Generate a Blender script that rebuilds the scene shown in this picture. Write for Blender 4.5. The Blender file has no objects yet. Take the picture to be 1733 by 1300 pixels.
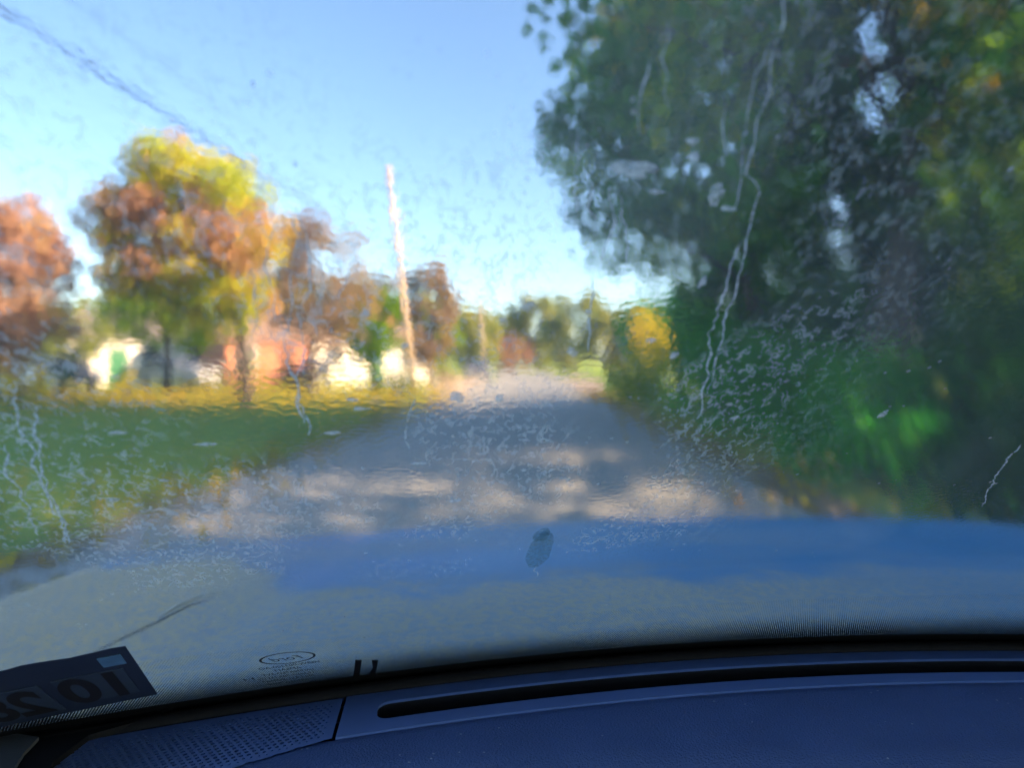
import bpy, bmesh, math, random
import numpy as np
from mathutils import Vector, Matrix
R = math.radians
random.seed(7); rng = np.random.default_rng(7)
scene = bpy.context.scene
col = scene.collection

# ------------------------------------------------------------------ camera, sky, sun, exposure
EYE = Vector((0, 0, 1.25))
cam_d = bpy.data.cameras.new('camera'); cam = bpy.data.objects.new('camera', cam_d); col.objects.link(cam)
cam_d.sensor_width = 36; cam_d.lens = 36 * 1250 / 1733; cam_d.clip_start = 0.02; cam_d.clip_end = 2000
cam.location = EYE; cam.rotation_euler = (R(90 - 1.7), 0, R(1.4))
cam_d.dof.use_dof = True; cam_d.dof.focus_distance = 0.66; cam_d.dof.aperture_fstop = 13.0
scene.camera = cam
SUN_AZ, SUN_EL = 98, 25          # azimuth clockwise from the road's direction
world = bpy.data.worlds.new('World'); scene.world = world; world.use_nodes = True
wn = world.node_tree.nodes; wl = world.node_tree.links
sky = wn.new('ShaderNodeTexSky'); sky.sky_type = 'NISHITA'; sky.sun_disc = False
sky.sun_elevation = R(SUN_EL); sky.sun_rotation = R(SUN_AZ); sky.air_density = 1.0; sky.dust_density = 0.25; sky.ozone_density = 2.7
wl.new(sky.outputs[0], wn['Background'].inputs[0]); wn['Background'].inputs[1].default_value = 0.074
sd = bpy.data.lights.new('sun', 'SUN'); sun = bpy.data.objects.new('sun', sd); col.objects.link(sun)
sd.energy = 5.0; sd.angle = R(0.6); sd.color = (1.0, 0.66, 0.37)
sv = Vector((math.sin(R(SUN_AZ)) * math.cos(R(SUN_EL)), math.cos(R(SUN_AZ)) * math.cos(R(SUN_EL)), math.sin(R(SUN_EL))))
sun.rotation_euler = sv.to_track_quat('Z', 'Y').to_euler(); sun.location = (20, 0, 30)
scene.view_settings.view_transform = 'Standard'; scene.view_settings.look = 'None'
scene.view_settings.gamma = 1; scene.view_settings.exposure = 2.25
scene.render.engine = 'CYCLES'
cy = scene.cycles
cy.max_bounces = 8; cy.diffuse_bounces = 2; cy.glossy_bounces = 2; cy.transmission_bounces = 6; cy.transparent_max_bounces = 12; cy.adaptive_threshold = 0.025
cy.use_denoising = True; cy.sample_clamp_indirect = 6

# ------------------------------------------------------------------ helpers
def tag(o, label=None, cat=None, group=None, kind=None):
    if label: o['label'] = label
    if cat: o['category'] = cat
    if group: o['group'] = group
    if kind: o['kind'] = kind
    return o
def empty(name, loc=(0, 0, 0), rz=0, parent=None):
    o = bpy.data.objects.new(name, None); col.objects.link(o); o.location = loc; o.rotation_euler = (0, 0, rz); o.parent = parent
    o.empty_display_size = 0.2
    return o
def link(name, me, mats, parent=None, smooth=False):
    o = bpy.data.objects.new(name, me); col.objects.link(o); o.parent = parent
    for m in (mats if isinstance(mats, (list, tuple)) else [mats]): me.materials.append(m)
    if smooth:
        me.polygons.foreach_set('use_smooth', [True] * len(me.polygons))
    return o
def mesh(name, v, f, mats, parent=None, smooth=False):
    me = bpy.data.meshes.new(name); me.from_pydata([tuple(p) for p in v], [], f); me.update()
    return link(name, me, mats, parent, smooth)
class MB:
    def __init__(s): s.v = []; s.f = []
    def add(s, v, f):
        n = len(s.v); s.v += [tuple(p) for p in v]; s.f += [tuple(i + n for i in q) for q in f]; return s
    def box(s, a, b):
        x0, y0, z0 = a; x1, y1, z1 = b
        return s.add([(x0, y0, z0), (x1, y0, z0), (x1, y1, z0), (x0, y1, z0), (x0, y0, z1), (x1, y0, z1), (x1, y1, z1), (x0, y1, z1)],
                     [(0, 3, 2, 1), (4, 5, 6, 7), (0, 1, 5, 4), (1, 2, 6, 5), (2, 3, 7, 6), (3, 0, 4, 7)])
    def tube(s, pts, rad, n=8, cap=True, squash=None):
        pts = [Vector(p) for p in pts]; rings = []; base = len(s.v); ref = Vector((0.13, 0.31, 0.94))
        for i, p in enumerate(pts):
            d = (pts[min(i + 1, len(pts) - 1)] - pts[max(i - 1, 0)]).normalized()
            if abs(d.dot(ref)) > 0.97: ref = Vector((1, 0.1, 0))
            a = d.cross(ref).normalized(); b = d.cross(a)
            r = rad[i] if hasattr(rad, '__len__') else rad
            for k in range(n):
                t = 2 * math.pi * k / n
                s.v.append(tuple(p + a * (r * math.cos(t)) + b * (r * math.sin(t))))
        for i in range(len(pts) - 1):
            for k in range(n):
                q = base + i * n
                s.f.append((q + k, q + (k + 1) % n, q + n + (k + 1) % n, q + n + k))
        if cap:
            s.f.append(tuple(base + k for k in range(n))[::-1]); q = base + (len(pts) - 1) * n
            s.f.append(tuple(q + k for k in range(n)))
        return s
    def build(s, name, mats, parent=None, smooth=False): return mesh(name, s.v, s.f, mats, parent, smooth)

# ------------------------------------------------------------------ materials
def new_mat(name):
    m = bpy.data.materials.new(name); m.use_nodes = True; m.node_tree.nodes.clear()
    return m, m.node_tree.nodes, m.node_tree.links
def nd(n, t, **k):
    x = n.new('ShaderNode' + t)
    for a, b in k.items():
        if a in x.inputs: x.inputs[a].default_value = b
        else: setattr(x, a, b)
    return x
def ramp(n, stops, interp='LINEAR'):
    r = n.new('ShaderNodeValToRGB'); r.color_ramp.interpolation = interp; e = r.color_ramp.elements
    while len(e) < len(stops): e.new(0.5)
    for el, (p, c) in zip(e, stops):
        el.position = p; el.color = (*c, 1) if len(c) == 3 else c
    return r
def math_n(n, l, op, a, b=None, clamp=False):
    m = n.new('ShaderNodeMath'); m.operation = op; m.use_clamp = clamp
    for i, v in enumerate((a, b)):
        if v is None: continue
        if isinstance(v, (int, float)): m.inputs[i].default_value = v
        else: l.new(v, m.inputs[i])
    return m.outputs[0]
def sstep(n, l, x, lo, hi):
    m = n.new('ShaderNodeMapRange'); m.interpolation_type = 'SMOOTHSTEP'
    l.new(x, m.inputs[0])
    for i, v in ((1, lo), (2, hi)):
        if isinstance(v, (int, float)): m.inputs[i].default_value = v
        else: l.new(v, m.inputs[i])
    return m.outputs[0]
def plain(name, c1, c2=None, rough=0.7, scale=8.0, bump=0.0, bscale=40.0, metal=0.0, coat=0.0, coord='Object', detail=6, stretch=None, spec=0.5):
    m, n, l = new_mat(name)
    tc = n.new('ShaderNodeTexCoord'); src = tc.outputs[coord]
    if stretch:
        mp = n.new('ShaderNodeMapping'); mp.inputs['Scale'].default_value = stretch; l.new(src, mp.inputs[0]); src = mp.outputs[0]
    b = nd(n, 'BsdfPrincipled', Roughness=rough, Metallic=metal); b.inputs['Coat Weight'].default_value = coat
    b.inputs['Specular IOR Level'].default_value = spec
    no = nd(n, 'TexNoise', Scale=scale, Detail=detail); l.new(src, no.inputs['Vector'])
    r = ramp(n, [(0.3, c1), (0.7, c2 or tuple(x * 0.8 for x in c1))]); l.new(no.outputs[0], r.inputs[0]); l.new(r.outputs[0], b.inputs['Base Color'])
    if bump:
        n2 = nd(n, 'TexNoise', Scale=bscale, Detail=4); l.new(src, n2.inputs['Vector'])
        bp = nd(n, 'Bump', Strength=1.0, Distance=bump); l.new(n2.outputs[0], bp.inputs['Height']); l.new(bp.outputs[0], b.inputs['Normal'])
    o = n.new('ShaderNodeOutputMaterial'); l.new(b.outputs[0], o.inputs[0])
    return m
def leaf_mat(name, stops, trans=0.45):
    """leaves: colour from a per-leaf tint attribute, light passing through the blade"""
    m, n, l = new_mat(name)
    at = n.new('ShaderNodeAttribute'); at.attribute_name = 'tint'
    r = ramp(n, stops); l.new(at.outputs['Fac'], r.inputs[0])
    d = nd(n, 'BsdfDiffuse'); t = nd(n, 'BsdfTranslucent'); l.new(r.outputs[0], d.inputs[0])
    br = nd(n, 'HueSaturation'); br.inputs['Saturation'].default_value = 1.15; br.inputs['Value'].default_value = 1.25; l.new(r.outputs[0], br.inputs['Color']); l.new(br.outputs[0], t.inputs[0])
    mx = nd(n, 'MixShader', Fac=trans); l.new(d.outputs[0], mx.inputs[1]); l.new(t.outputs[0], mx.inputs[2])
    o = n.new('ShaderNodeOutputMaterial'); l.new(mx.outputs[0], o.inputs[0])
    return m
M = {}
M['leaf_green'] = leaf_mat('leaf_green', [(0, (0.02, 0.09, 0.010)), (0.4, (0.06, 0.20, 0.012)), (0.7, (0.24, 0.36, 0.012)), (1, (0.52, 0.36, 0.018))], 0.62)
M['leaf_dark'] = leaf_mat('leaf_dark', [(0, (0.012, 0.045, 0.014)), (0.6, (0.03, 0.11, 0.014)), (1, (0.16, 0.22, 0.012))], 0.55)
M['leaf_hedge'] = leaf_mat('leaf_hedge', [(0, (0.03, 0.17, 0.025)), (0.6, (0.06, 0.30, 0.025)), (1, (0.18, 0.46, 0.02))])
M['leaf_lime'] = leaf_mat('leaf_lime', [(0, (0.06, 0.17, 0.008)), (1, (0.20, 0.32, 0.012))])
M['leaf_gold'] = leaf_mat('leaf_gold', [(0, (0.30, 0.34, 0.02)), (0.5, (0.55, 0.48, 0.02)), (1, (0.70, 0.50, 0.03))])
M['leaf_maple'] = leaf_mat('leaf_maple', [(0, (0.34, 0.22, 0.16)), (0.25, (0.46, 0.27, 0.17)), (0.48, (0.46, 0.34, 0.12)), (0.72, (0.48, 0.43, 0.05)), (1, (0.36, 0.44, 0.04))])
M['leaf_red'] = leaf_mat('leaf_red', [(0, (0.32, 0.20, 0.17)), (0.6, (0.46, 0.30, 0.21)), (1, (0.44, 0.35, 0.13))])
M['leaf_brown'] = leaf_mat('leaf_brown', [(0, (0.18, 0.15, 0.15)), (0.6, (0.30, 0.22, 0.15)), (1, (0.33, 0.29, 0.07))])
M['leaf_olive'] = leaf_mat('leaf_olive', [(0, (0.16, 0.22, 0.06)), (0.6, (0.30, 0.32, 0.08)), (1, (0.46, 0.38, 0.12))])
M['bark'] = plain('bark', (0.07, 0.055, 0.045), (0.03, 0.024, 0.02), 0.9, 6, 0.02, 12, stretch=(3, 3, 0.5))
M['pole_wood'] = plain('pole_wood', (0.52, 0.42, 0.32), (0.42, 0.32, 0.23), 0.85, 5, 0.004, 30, stretch=(8, 8, 0.3))
M['cable'] = plain('cable', (0.02, 0.02, 0.022), None, 0.6)
M['steel'] = plain('steel', (0.35, 0.36, 0.37), None, 0.4, metal=0.8)
M['white_siding'] = plain('white_siding', (0.82, 0.79, 0.74), (0.74, 0.71, 0.66), 0.7, 3)
M['brick_wall'] = plain('brick_wall', (0.50, 0.22, 0.13), (0.38, 0.15, 0.09), 0.85, 6)
M['shingle'] = plain('shingle', (0.16, 0.15, 0.15), (0.10, 0.09, 0.09), 0.9, 5)
M['shingle_brown'] = plain('shingle_brown', (0.24, 0.17, 0.13), (0.15, 0.10, 0.08), 0.9, 5)
M['house_glass'] = plain('house_glass', (0.03, 0.04, 0.05), None, 0.08)
M['white_trim'] = plain('white_trim', (0.80, 0.79, 0.77), None, 0.5)
M['door_green'] = plain('door_green', (0.03, 0.18, 0.09), None, 0.5)
M['door_dark'] = plain('door_dark', (0.12, 0.05, 0.03), None, 0.5)
M['tyre'] = plain('tyre', (0.02, 0.02, 0.02), None, 0.85)
M['rim'] = plain('rim', (0.55, 0.56, 0.58), None, 0.3, metal=0.9)
M['lamp_glass'] = plain('lamp_glass', (0.75, 0.76, 0.78), None, 0.1, coat=1)
for k, c in dict(paint_navy=(0.03, 0.05, 0.12), paint_silver=(0.36, 0.38, 0.42), paint_slate=(0.08, 0.11, 0.19), paint_charcoal=(0.03, 0.035, 0.05)).items():
    M[k] = plain(k, c, None, 0.35, coat=1)

def ground_mat():
    m, n, l = new_mat('lawn_grass'); tc = n.new('ShaderNodeTexCoord')
    b = nd(n, 'BsdfPrincipled', Roughness=0.95); b.inputs['Specular IOR Level'].default_value = 0.15
    a = nd(n, 'TexNoise', Scale=0.35, Detail=5); l.new(tc.outputs['Object'], a.inputs[0])
    c = nd(n, 'TexNoise', Scale=9.0, Detail=6); l.new(tc.outputs['Object'], c.inputs[0])
    s = math_n(n, l, 'ADD', math_n(n, l, 'MULTIPLY', a.outputs[0], 0.6), math_n(n, l, 'MULTIPLY', c.outputs[0], 0.4))
    r = ramp(n, [(0.34, (0.085, 0.20, 0.045)), (0.50, (0.18, 0.30, 0.045)), (0.60, (0.33, 0.36, 0.04)), (0.74, (0.48, 0.38, 0.04))]); l.new(s, r.inputs[0]); l.new(r.outputs[0], b.inputs['Base Color'])
    bp = nd(n, 'Bump', Strength=1.0, Distance=0.05); l.new(c.outputs[0], bp.inputs['Height']); l.new(bp.outputs[0], b.inputs['Normal'])
    o = n.new('ShaderNodeOutputMaterial'); l.new(b.outputs[0], o.inputs[0]); return m
def road_mat():
    m, n, l = new_mat('worn_asphalt'); tc = n.new('ShaderNodeTexCoord')
    b = nd(n, 'BsdfPrincipled', Roughness=0.9); b.inputs['Specular IOR Level'].default_value = 0.25
    a = nd(n, 'TexNoise', Scale=0.5, Detail=6); l.new(tc.outputs['Object'], a.inputs[0])
    c = nd(n, 'TexNoise', Scale=60.0, Detail=3); l.new(tc.outputs['Object'], c.inputs[0])
    r = ramp(n, [(0.3, (0.33, 0.355, 0.345)), (0.7, (0.43, 0.44, 0.415))]); l.new(a.outputs[0], r.inputs[0])
    r2 = ramp(n, [(0.35, (0.65, 0.65, 0.65)), (0.65, (1.15, 1.12, 1.08))]); l.new(c.outputs[0], r2.inputs[0])
    mx = n.new('ShaderNodeMix'); mx.data_type = 'RGBA'; mx.blend_type = 'MULTIPLY'; mx.inputs[0].default_value = 1
    l.new(r.outputs[0], mx.inputs[6]); l.new(r2.outputs[0], mx.inputs[7]); l.new(mx.outputs[2], b.inputs['Base Color'])
    bp = nd(n, 'Bump', Strength=0.6, Distance=0.01); l.new(c.outputs[0], bp.inputs['Height']); l.new(bp.outputs[0], b.inputs['Normal'])
    o = n.new('ShaderNodeOutputMaterial'); l.new(b.outputs[0], o.inputs[0]); return m
M['lawn'] = ground_mat(); M['road'] = road_mat()
M['verge'] = plain('verge_gravel', (0.30, 0.22, 0.13), (0.17, 0.15, 0.08), 0.95, 3, 0.02, 30)

# ------------------------------------------------------------------ ground and road
g = MB(); g.add([(-700, -300, 0), (700, -300, 0), (700, 1100, 0), (-700, 1100, 0)], [(0, 1, 2, 3)])
tag(g.build('ground', M['lawn']), kind='structure')
def strip(name, xl, xr, z, mat, wob, seed, y0=-25, y1=170, n=260):
    r_ = np.random.default_rng(seed); ys = np.linspace(y0, y1, n)
    def w(): return np.convolve(r_.normal(0, 1, n + 6), np.ones(7) / 7, 'valid')[:n] * wob
    a, b = xl + w(), xr + w()
    bend = np.where(ys > 70, (ys - 70) ** 2 * -0.0012, 0)
    v = [(a[i] + bend[i], ys[i], z) for i in range(n)] + [(b[i] + bend[i], ys[i], z) for i in range(n)]
    f = [(i, n + i, n + i + 1, i + 1) for i in range(n - 1)]
    tag(mesh(name, v, f, mat), kind='structure')
strip('verge', -3.35, 2.85, 0.004, M['verge'], 0.30, 3)
strip('road', -3.05, 2.32, 0.009, M['road'], 0.10, 4)

# gravel shoulders added to widen the sunlit strip, peach light put into their colour
M['gravel'] = plain('peach_lit_gravel', (0.60, 0.47, 0.35), (0.50, 0.39, 0.29), 0.95, 4, 0.02, 40)
def shoulder(side, xs, ys):
    v = [(x, y, 0.006) for x, y in zip(xs, ys)]; tag(mesh('lit_gravel_shoulder', v, [tuple(range(len(v)))], M['gravel']), kind='structure')
shoulder(-1, (-3.0, -3.0, -6.3, -6.6, -6.0, -5.2, -4.2), (33.0, 66.0, 64.0, 52.0, 42.0, 37.0, 34.0))
shoulder(1, (2.2, 3.6, 4.4, 4.6, 4.0, 2.2), (33.0, 36.0, 44.0, 56.0, 64.0, 66.0))

# ------------------------------------------------------------------ trees and shrubs
OPENINGS = []
def leaf_cloud(name, centers, rads, per, size, mat, parent, seed, tint=None, flat=0.8, vary=0.13):
    """many leaf-sized folded faces spread through clumps; tint(center) -> mean tint of a clump"""
    r_ = np.random.default_rng(seed)
    P = []; T = []
    for c, rc in zip(centers, rads):
        k = max(4, int(per * (rc ** 2)))
        d = r_.normal(0, 1, (k, 3)); d /= np.linalg.norm(d, axis=1)[:, None]
        p = np.array(c) + d * (rc * r_.uniform(0.15, 1.0, (k, 1)) ** 0.5) * np.array([1, 1, flat])
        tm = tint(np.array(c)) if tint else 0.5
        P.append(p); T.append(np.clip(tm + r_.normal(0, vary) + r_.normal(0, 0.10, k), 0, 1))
    P = np.concatenate(P); T = np.concatenate(T)
    wl_ = P + np.array(parent.location)
    keep = np.ones(len(P), bool); stay = r_.random(len(P))
    for cx_, cy_, cz_, cr_ in OPENINGS: keep &= (((wl_ - np.array([cx_, cy_, cz_])) ** 2).sum(1) > cr_ ** 2) | (stay < 0.10)
    P = P[keep]; T = T[keep]; n = len(P)
    u = r_.normal(0, 1, (n, 3)); u /= np.linalg.norm(u, axis=1)[:, None]
    w = r_.normal(0, 1, (n, 3)); v = np.cross(u, w); v /= np.linalg.norm(v, axis=1)[:, None]; nn = np.cross(u, v)
    s = size * r_.uniform(0.6, 1.35, (n, 1))
    V = np.empty((n, 4, 3)); V[:, 0] = P - u * s; V[:, 1] = P + v * s * 0.55 + nn * s * 0.2; V[:, 2] = P + u * s; V[:, 3] = P - v * s * 0.55 + nn * s * 0.2
    me = bpy.data.meshes.new(name)
    me.vertices.add(n * 4); me.vertices.foreach_set('co', V.reshape(-1))
    me.loops.add(n * 4); me.loops.foreach_set('vertex_index', np.arange(n * 4, dtype=np.int32))
    me.polygons.add(n); me.polygons.foreach_set('loop_start', np.arange(0, n * 4, 4, dtype=np.int32)); me.polygons.foreach_set('loop_total', np.full(n, 4, dtype=np.int32))
    at = me.attributes.new('tint', 'FLOAT', 'POINT'); at.data.foreach_set('value', np.repeat(T, 4).astype(np.float32))
    me.update(); me.validate()
    return link(name, me, mat, parent)
def tree(label, x, y, h, rx, ry, z0, mat, seed, trunk_r=0.2, lean=(0, 0), off=(0, 0), nclump=60, per=110, size=0.13, tint=None, group=None, name='tree', cat='tree', fork=5, gaps=None, vary=0.13):
    r_ = np.random.default_rng(seed); e = empty(name, (x, y, 0))
    mb = MB(); zc = (h + z0) / 2; hz = (h - z0) / 2
    top = Vector((lean[0] + off[0] * 0.6, lean[1] + off[1] * 0.6, z0 + hz * 1.3)); zf = z0 + 0.15 * hz
    ax = [Vector((0, 0, -0.1)), Vector((lean[0] * 0.12, lean[1] * 0.12, 0.35)), Vector((lean[0] * 0.45, lean[1] * 0.45, zf * 0.55)), Vector((lean[0] * 0.8, lean[1] * 0.8, zf)), top]
    mb.tube(ax, [trunk_r * 1.45, trunk_r * 1.05, trunk_r * 0.9, trunk_r * 0.75, trunk_r * 0.15], 9)
    C = []; RC = []; k = 0
    while len(C) < nclump and k < nclump * 20:
        k += 1
        d = r_.normal(0, 1, 3); d /= np.linalg.norm(d); q = r_.uniform(0.25, 1) ** 0.45
        p = np.array([off[0] + d[0] * rx * q, off[1] + d[1] * ry * q, zc + d[2] * hz * q])
        if p[2] < z0 - 0.3: continue
        if gaps and any(((p[0] + x - gx) ** 2 + (p[1] + y - gy) ** 2 + (p[2] - gz) ** 2) < gr * gr for gx, gy, gz, gr in gaps): continue
        C.append(p); RC.append(r_.uniform(0.16, 0.30) * (rx + ry + hz) / 3)
    for i in r_.choice(len(C), min(fork * 3, len(C)), replace=False):
        b = Vector(C[i]); a = ax[3].lerp(top, float(r_.uniform(0, 0.75))); mid = a.lerp(b, 0.5) + Vector((0, 0, -0.08 * (b - a).length))
        mb.tube([a, mid, b], [trunk_r * 0.42, trunk_r * 0.24, trunk_r * 0.06], 6)
    mb.build('trunk', M['bark'], e, True)
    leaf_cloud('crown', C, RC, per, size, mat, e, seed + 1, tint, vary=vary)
    return tag(e, label, cat, group)
def shrub(label, x, y, h, rx, ry, mat, seed, nclump=44, per=420, size=0.07, tint=None, group=None, name='shrub', cat='shrub'):
    r_ = np.random.default_rng(seed); e = empty(name, (x, y, 0)); C = []; RC = []
    for i in range(nclump):
        a = r_.uniform(0, 2 * math.pi); q = r_.uniform(0, 1) ** 0.5; z = r_.uniform(0.12, 0.9) * h
        k = math.sqrt(max(0.15, 1 - (z / h) ** 2.2))
        C.append(np.array([math.cos(a) * rx * q * k, math.sin(a) * ry * q * k, z])); RC.append(r_.uniform(0.2, 0.36) * min(rx, ry, h))
    mb = MB()
    for i in range(7):
        c = C[i]; mb.tube([(c[0] * 0.15, c[1] * 0.15, -0.05), (c[0] * 0.5, c[1] * 0.5, c[2] * 0.55), c], [0.035, 0.022, 0.008], 5)
    mb.build('stem', M['bark'], e)
    leaf_cloud('foliage', C, RC, per, size, mat, e, seed + 1, tint)
    return tag(e, label, cat, group)
G1 = 'trees shading the road on the right'
# the big trees over the right verge (those beside the car stand just outside the picture and shade it)
# two openings in the canopy where the sky shows
for yy in np.arange(7.0, 20.0, 0.7):
    for ax_, az_, k_ in ((0.463, 0.43, 0.044), (0.467, 0.38, 0.048), (0.472, 0.335, 0.042), (0.410, 0.20, 0.026), (0.408, 0.165, 0.026), (0.414, 0.135, 0.018)):
        OPENINGS.append((ax_ * yy, yy, 1.25 + az_ * yy, k_ * yy))
tree('tall half-bare green tree leaning out over the road on the right', 4.7, 10.5, 13.5, 4.2, 4.6, 2.4, M['leaf_green'], 11, 0.30, (0.9, 0.3), (0.35, 0.4), 125, 95, 0.15, lambda c: 0.36 + 0.1 * math.sin(c[0] * 2) + (0.30 if c[2] > 6 else 0), G1, vary=0.28)  # yellower tint high in the crown paints backlit leaves
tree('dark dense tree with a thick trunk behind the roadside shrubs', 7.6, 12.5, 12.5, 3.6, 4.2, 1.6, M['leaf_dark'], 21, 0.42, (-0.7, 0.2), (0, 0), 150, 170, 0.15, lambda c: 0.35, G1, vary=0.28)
tree('bright yellow-green tree nearest the car at the right edge', 5.9, 7.0, 9.5, 2.4, 2.3, 1.4, M['leaf_green'], 31, 0.20, (0.3, 0.3), (0, 0), 80, 110, 0.11, lambda c: 0.70 + 0.15 * math.sin(c[1] * 3), G1, vary=0.28)
tree('dark green tree in the middle of the right roadside row', 5.2, 17.5, 11.0, 3.9, 3.4, 2.2, M['leaf_green'], 41, 0.22, (0, 0), (-0.6, 0), 140, 110, 0.14, lambda c: 0.3, G1, vary=0.28)
tree('smaller leafy tree ending the right roadside row', 6.3, 20.6, 6.0, 2.0, 1.9, 0.8, M['leaf_hedge'], 51, 0.16, (0, 0), (0, 0), 80, 260, 0.12, lambda c: 0.35, G1, vary=0.28)
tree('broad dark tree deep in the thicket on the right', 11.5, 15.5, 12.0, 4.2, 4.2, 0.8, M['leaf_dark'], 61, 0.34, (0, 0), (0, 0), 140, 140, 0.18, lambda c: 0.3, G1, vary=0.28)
tree('tall tree beside the car shading it from the right', 7.2, 1.0, 14.0, 4.6, 4.4, 2.6, M['leaf_green'], 71, 0.34, (0, 0), (0, 0), 150, 110, 0.19, lambda c: 0.4, G1, vary=0.28)
tree('unseen tall tree added at the right to dapple sunlight on the road', 12.5, 6.2, 12.5, 3.6, 3.4, 2.4, M['leaf_green'], 91, 0.28, (0, 0), (0, 0), 80, 36, 0.17, lambda c: 0.45, G1, vary=0.28)  # out-of-view tree added to break up the sun on the road
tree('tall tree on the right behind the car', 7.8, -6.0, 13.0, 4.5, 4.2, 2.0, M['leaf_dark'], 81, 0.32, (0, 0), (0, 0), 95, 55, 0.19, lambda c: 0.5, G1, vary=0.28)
# shrubs of the right bank
G2 = 'green shrubs along the right verge'
SH = [(4.3, 5.6, 1.35, 1.3, 1.2, 'leaf_dark', 'low dark shrub nearest the car on the right verge'),
      (5.6, 8.0, 2.3, 1.6, 1.5, 'leaf_dark', 'dark shrub under the leaning tree on the right'),
      (4.15, 8.6, 1.35, 1.2, 1.4, 'leaf_hedge', 'rounded green shrub second along the right road edge'),
      (4.1, 11.6, 1.8, 1.2, 1.7, 'leaf_hedge', 'green shrub third along the right road edge'),
      (5.9, 12.8, 2.6, 1.7, 1.8, 'leaf_dark', 'tall dark shrub behind the third roadside shrub'),
      (4.1, 15.2, 1.9, 1.2, 1.8, 'leaf_hedge', 'green shrub fourth along the right road edge'),
      (4.8, 19.0, 1.9, 1.2, 1.9, 'leaf_hedge', 'green shrub last before the lime bush on the right'),
      (7.4, 9.6, 2.9, 1.9, 1.8, 'leaf_dark', 'dark thicket shrub at the far right edge'),
      (6.2, 4.6, 1.9, 1.6, 1.4, 'leaf_dark', 'dark shrub beside the car on the far right'),
      (6.0, 16.8, 2.8, 1.7, 2.0, 'leaf_dark', 'tall dark shrub behind the fourth roadside shrub'),
      (6.6, 20.2, 2.8, 1.8, 1.8, 'leaf_hedge', 'tall green shrub farthest back in the right bank'),
      (9.6, 12.5, 3.2, 2.2, 2.0, 'leaf_dark', 'broad dark shrub behind the thick trunk'),
      (3.55, 5.0, 0.95, 0.9, 0.9, 'leaf_dark', 'knee-high dark shrub just beyond the hood at the right'),
      (3.6, 7.0, 0.85, 0.8, 1.0, 'leaf_hedge', 'knee-high green shrub at the right road edge')]
for i, (x, y, h, a, b, mt, lb) in enumerate(SH):
    shrub(lb, x, y, h, a, b, M[mt], 100 + 3 * i, tint=lambda c: 0.45, group=G2)
shrub('lime green bush lit by the sun beside the right road edge', 3.5, 24.2, 1.55, 1.1, 1.2, M['leaf_lime'], 141, 40, 420, 0.07, lambda c: 0.5)
shrub('tall golden yellow bush glowing in front of the dark trees', 4.15, 26.2, 3.3, 0.9, 1.0, M['leaf_gold'], 151, 60, 420, 0.08, lambda c: 0.25 + 0.25 * (c[2] > 2))
# left side
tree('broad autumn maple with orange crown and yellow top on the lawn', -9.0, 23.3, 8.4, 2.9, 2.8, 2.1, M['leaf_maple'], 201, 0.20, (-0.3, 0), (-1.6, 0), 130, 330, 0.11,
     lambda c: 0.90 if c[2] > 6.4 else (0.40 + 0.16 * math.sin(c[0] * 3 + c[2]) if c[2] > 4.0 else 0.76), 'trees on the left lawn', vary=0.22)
tree('purplish brown tree right of the orange maple', -8.9, 30.0, 7.0, 2.3, 2.4, 2.0, M['leaf_brown'], 211, 0.18, (0, 0), (0.2, 0), 85, 150, 0.13, lambda c: 0.35 + 0.3 * (c[0] > 1), 'trees on the left lawn')
tree('pinkish red tree cut by the left edge of the picture', -14.9, 20.0, 6.1, 2.1, 2.4, 0.9, M['leaf_red'], 221, 0.18, (0, 0), (0, 0), 90, 280, 0.12, lambda c: 0.45, 'trees on the left lawn')
tree('narrow brown tree behind the leaning pole', -6.1, 45.0, 7.6, 1.7, 1.7, 0.8, M['leaf_brown'], 231, 0.16, (0, 0), (0, 0), 70, 300, 0.13, lambda c: 0.6)
tree('bright green tree left of the leaning pole', -8.3, 39.0, 5.4, 1.8, 1.8, 0.9, M['leaf_lime'], 241, 0.14, (0, 0), (0, 0), 70, 300, 0.12, lambda c: 0.4)
G3 = 'distant trees closing the street'
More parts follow.
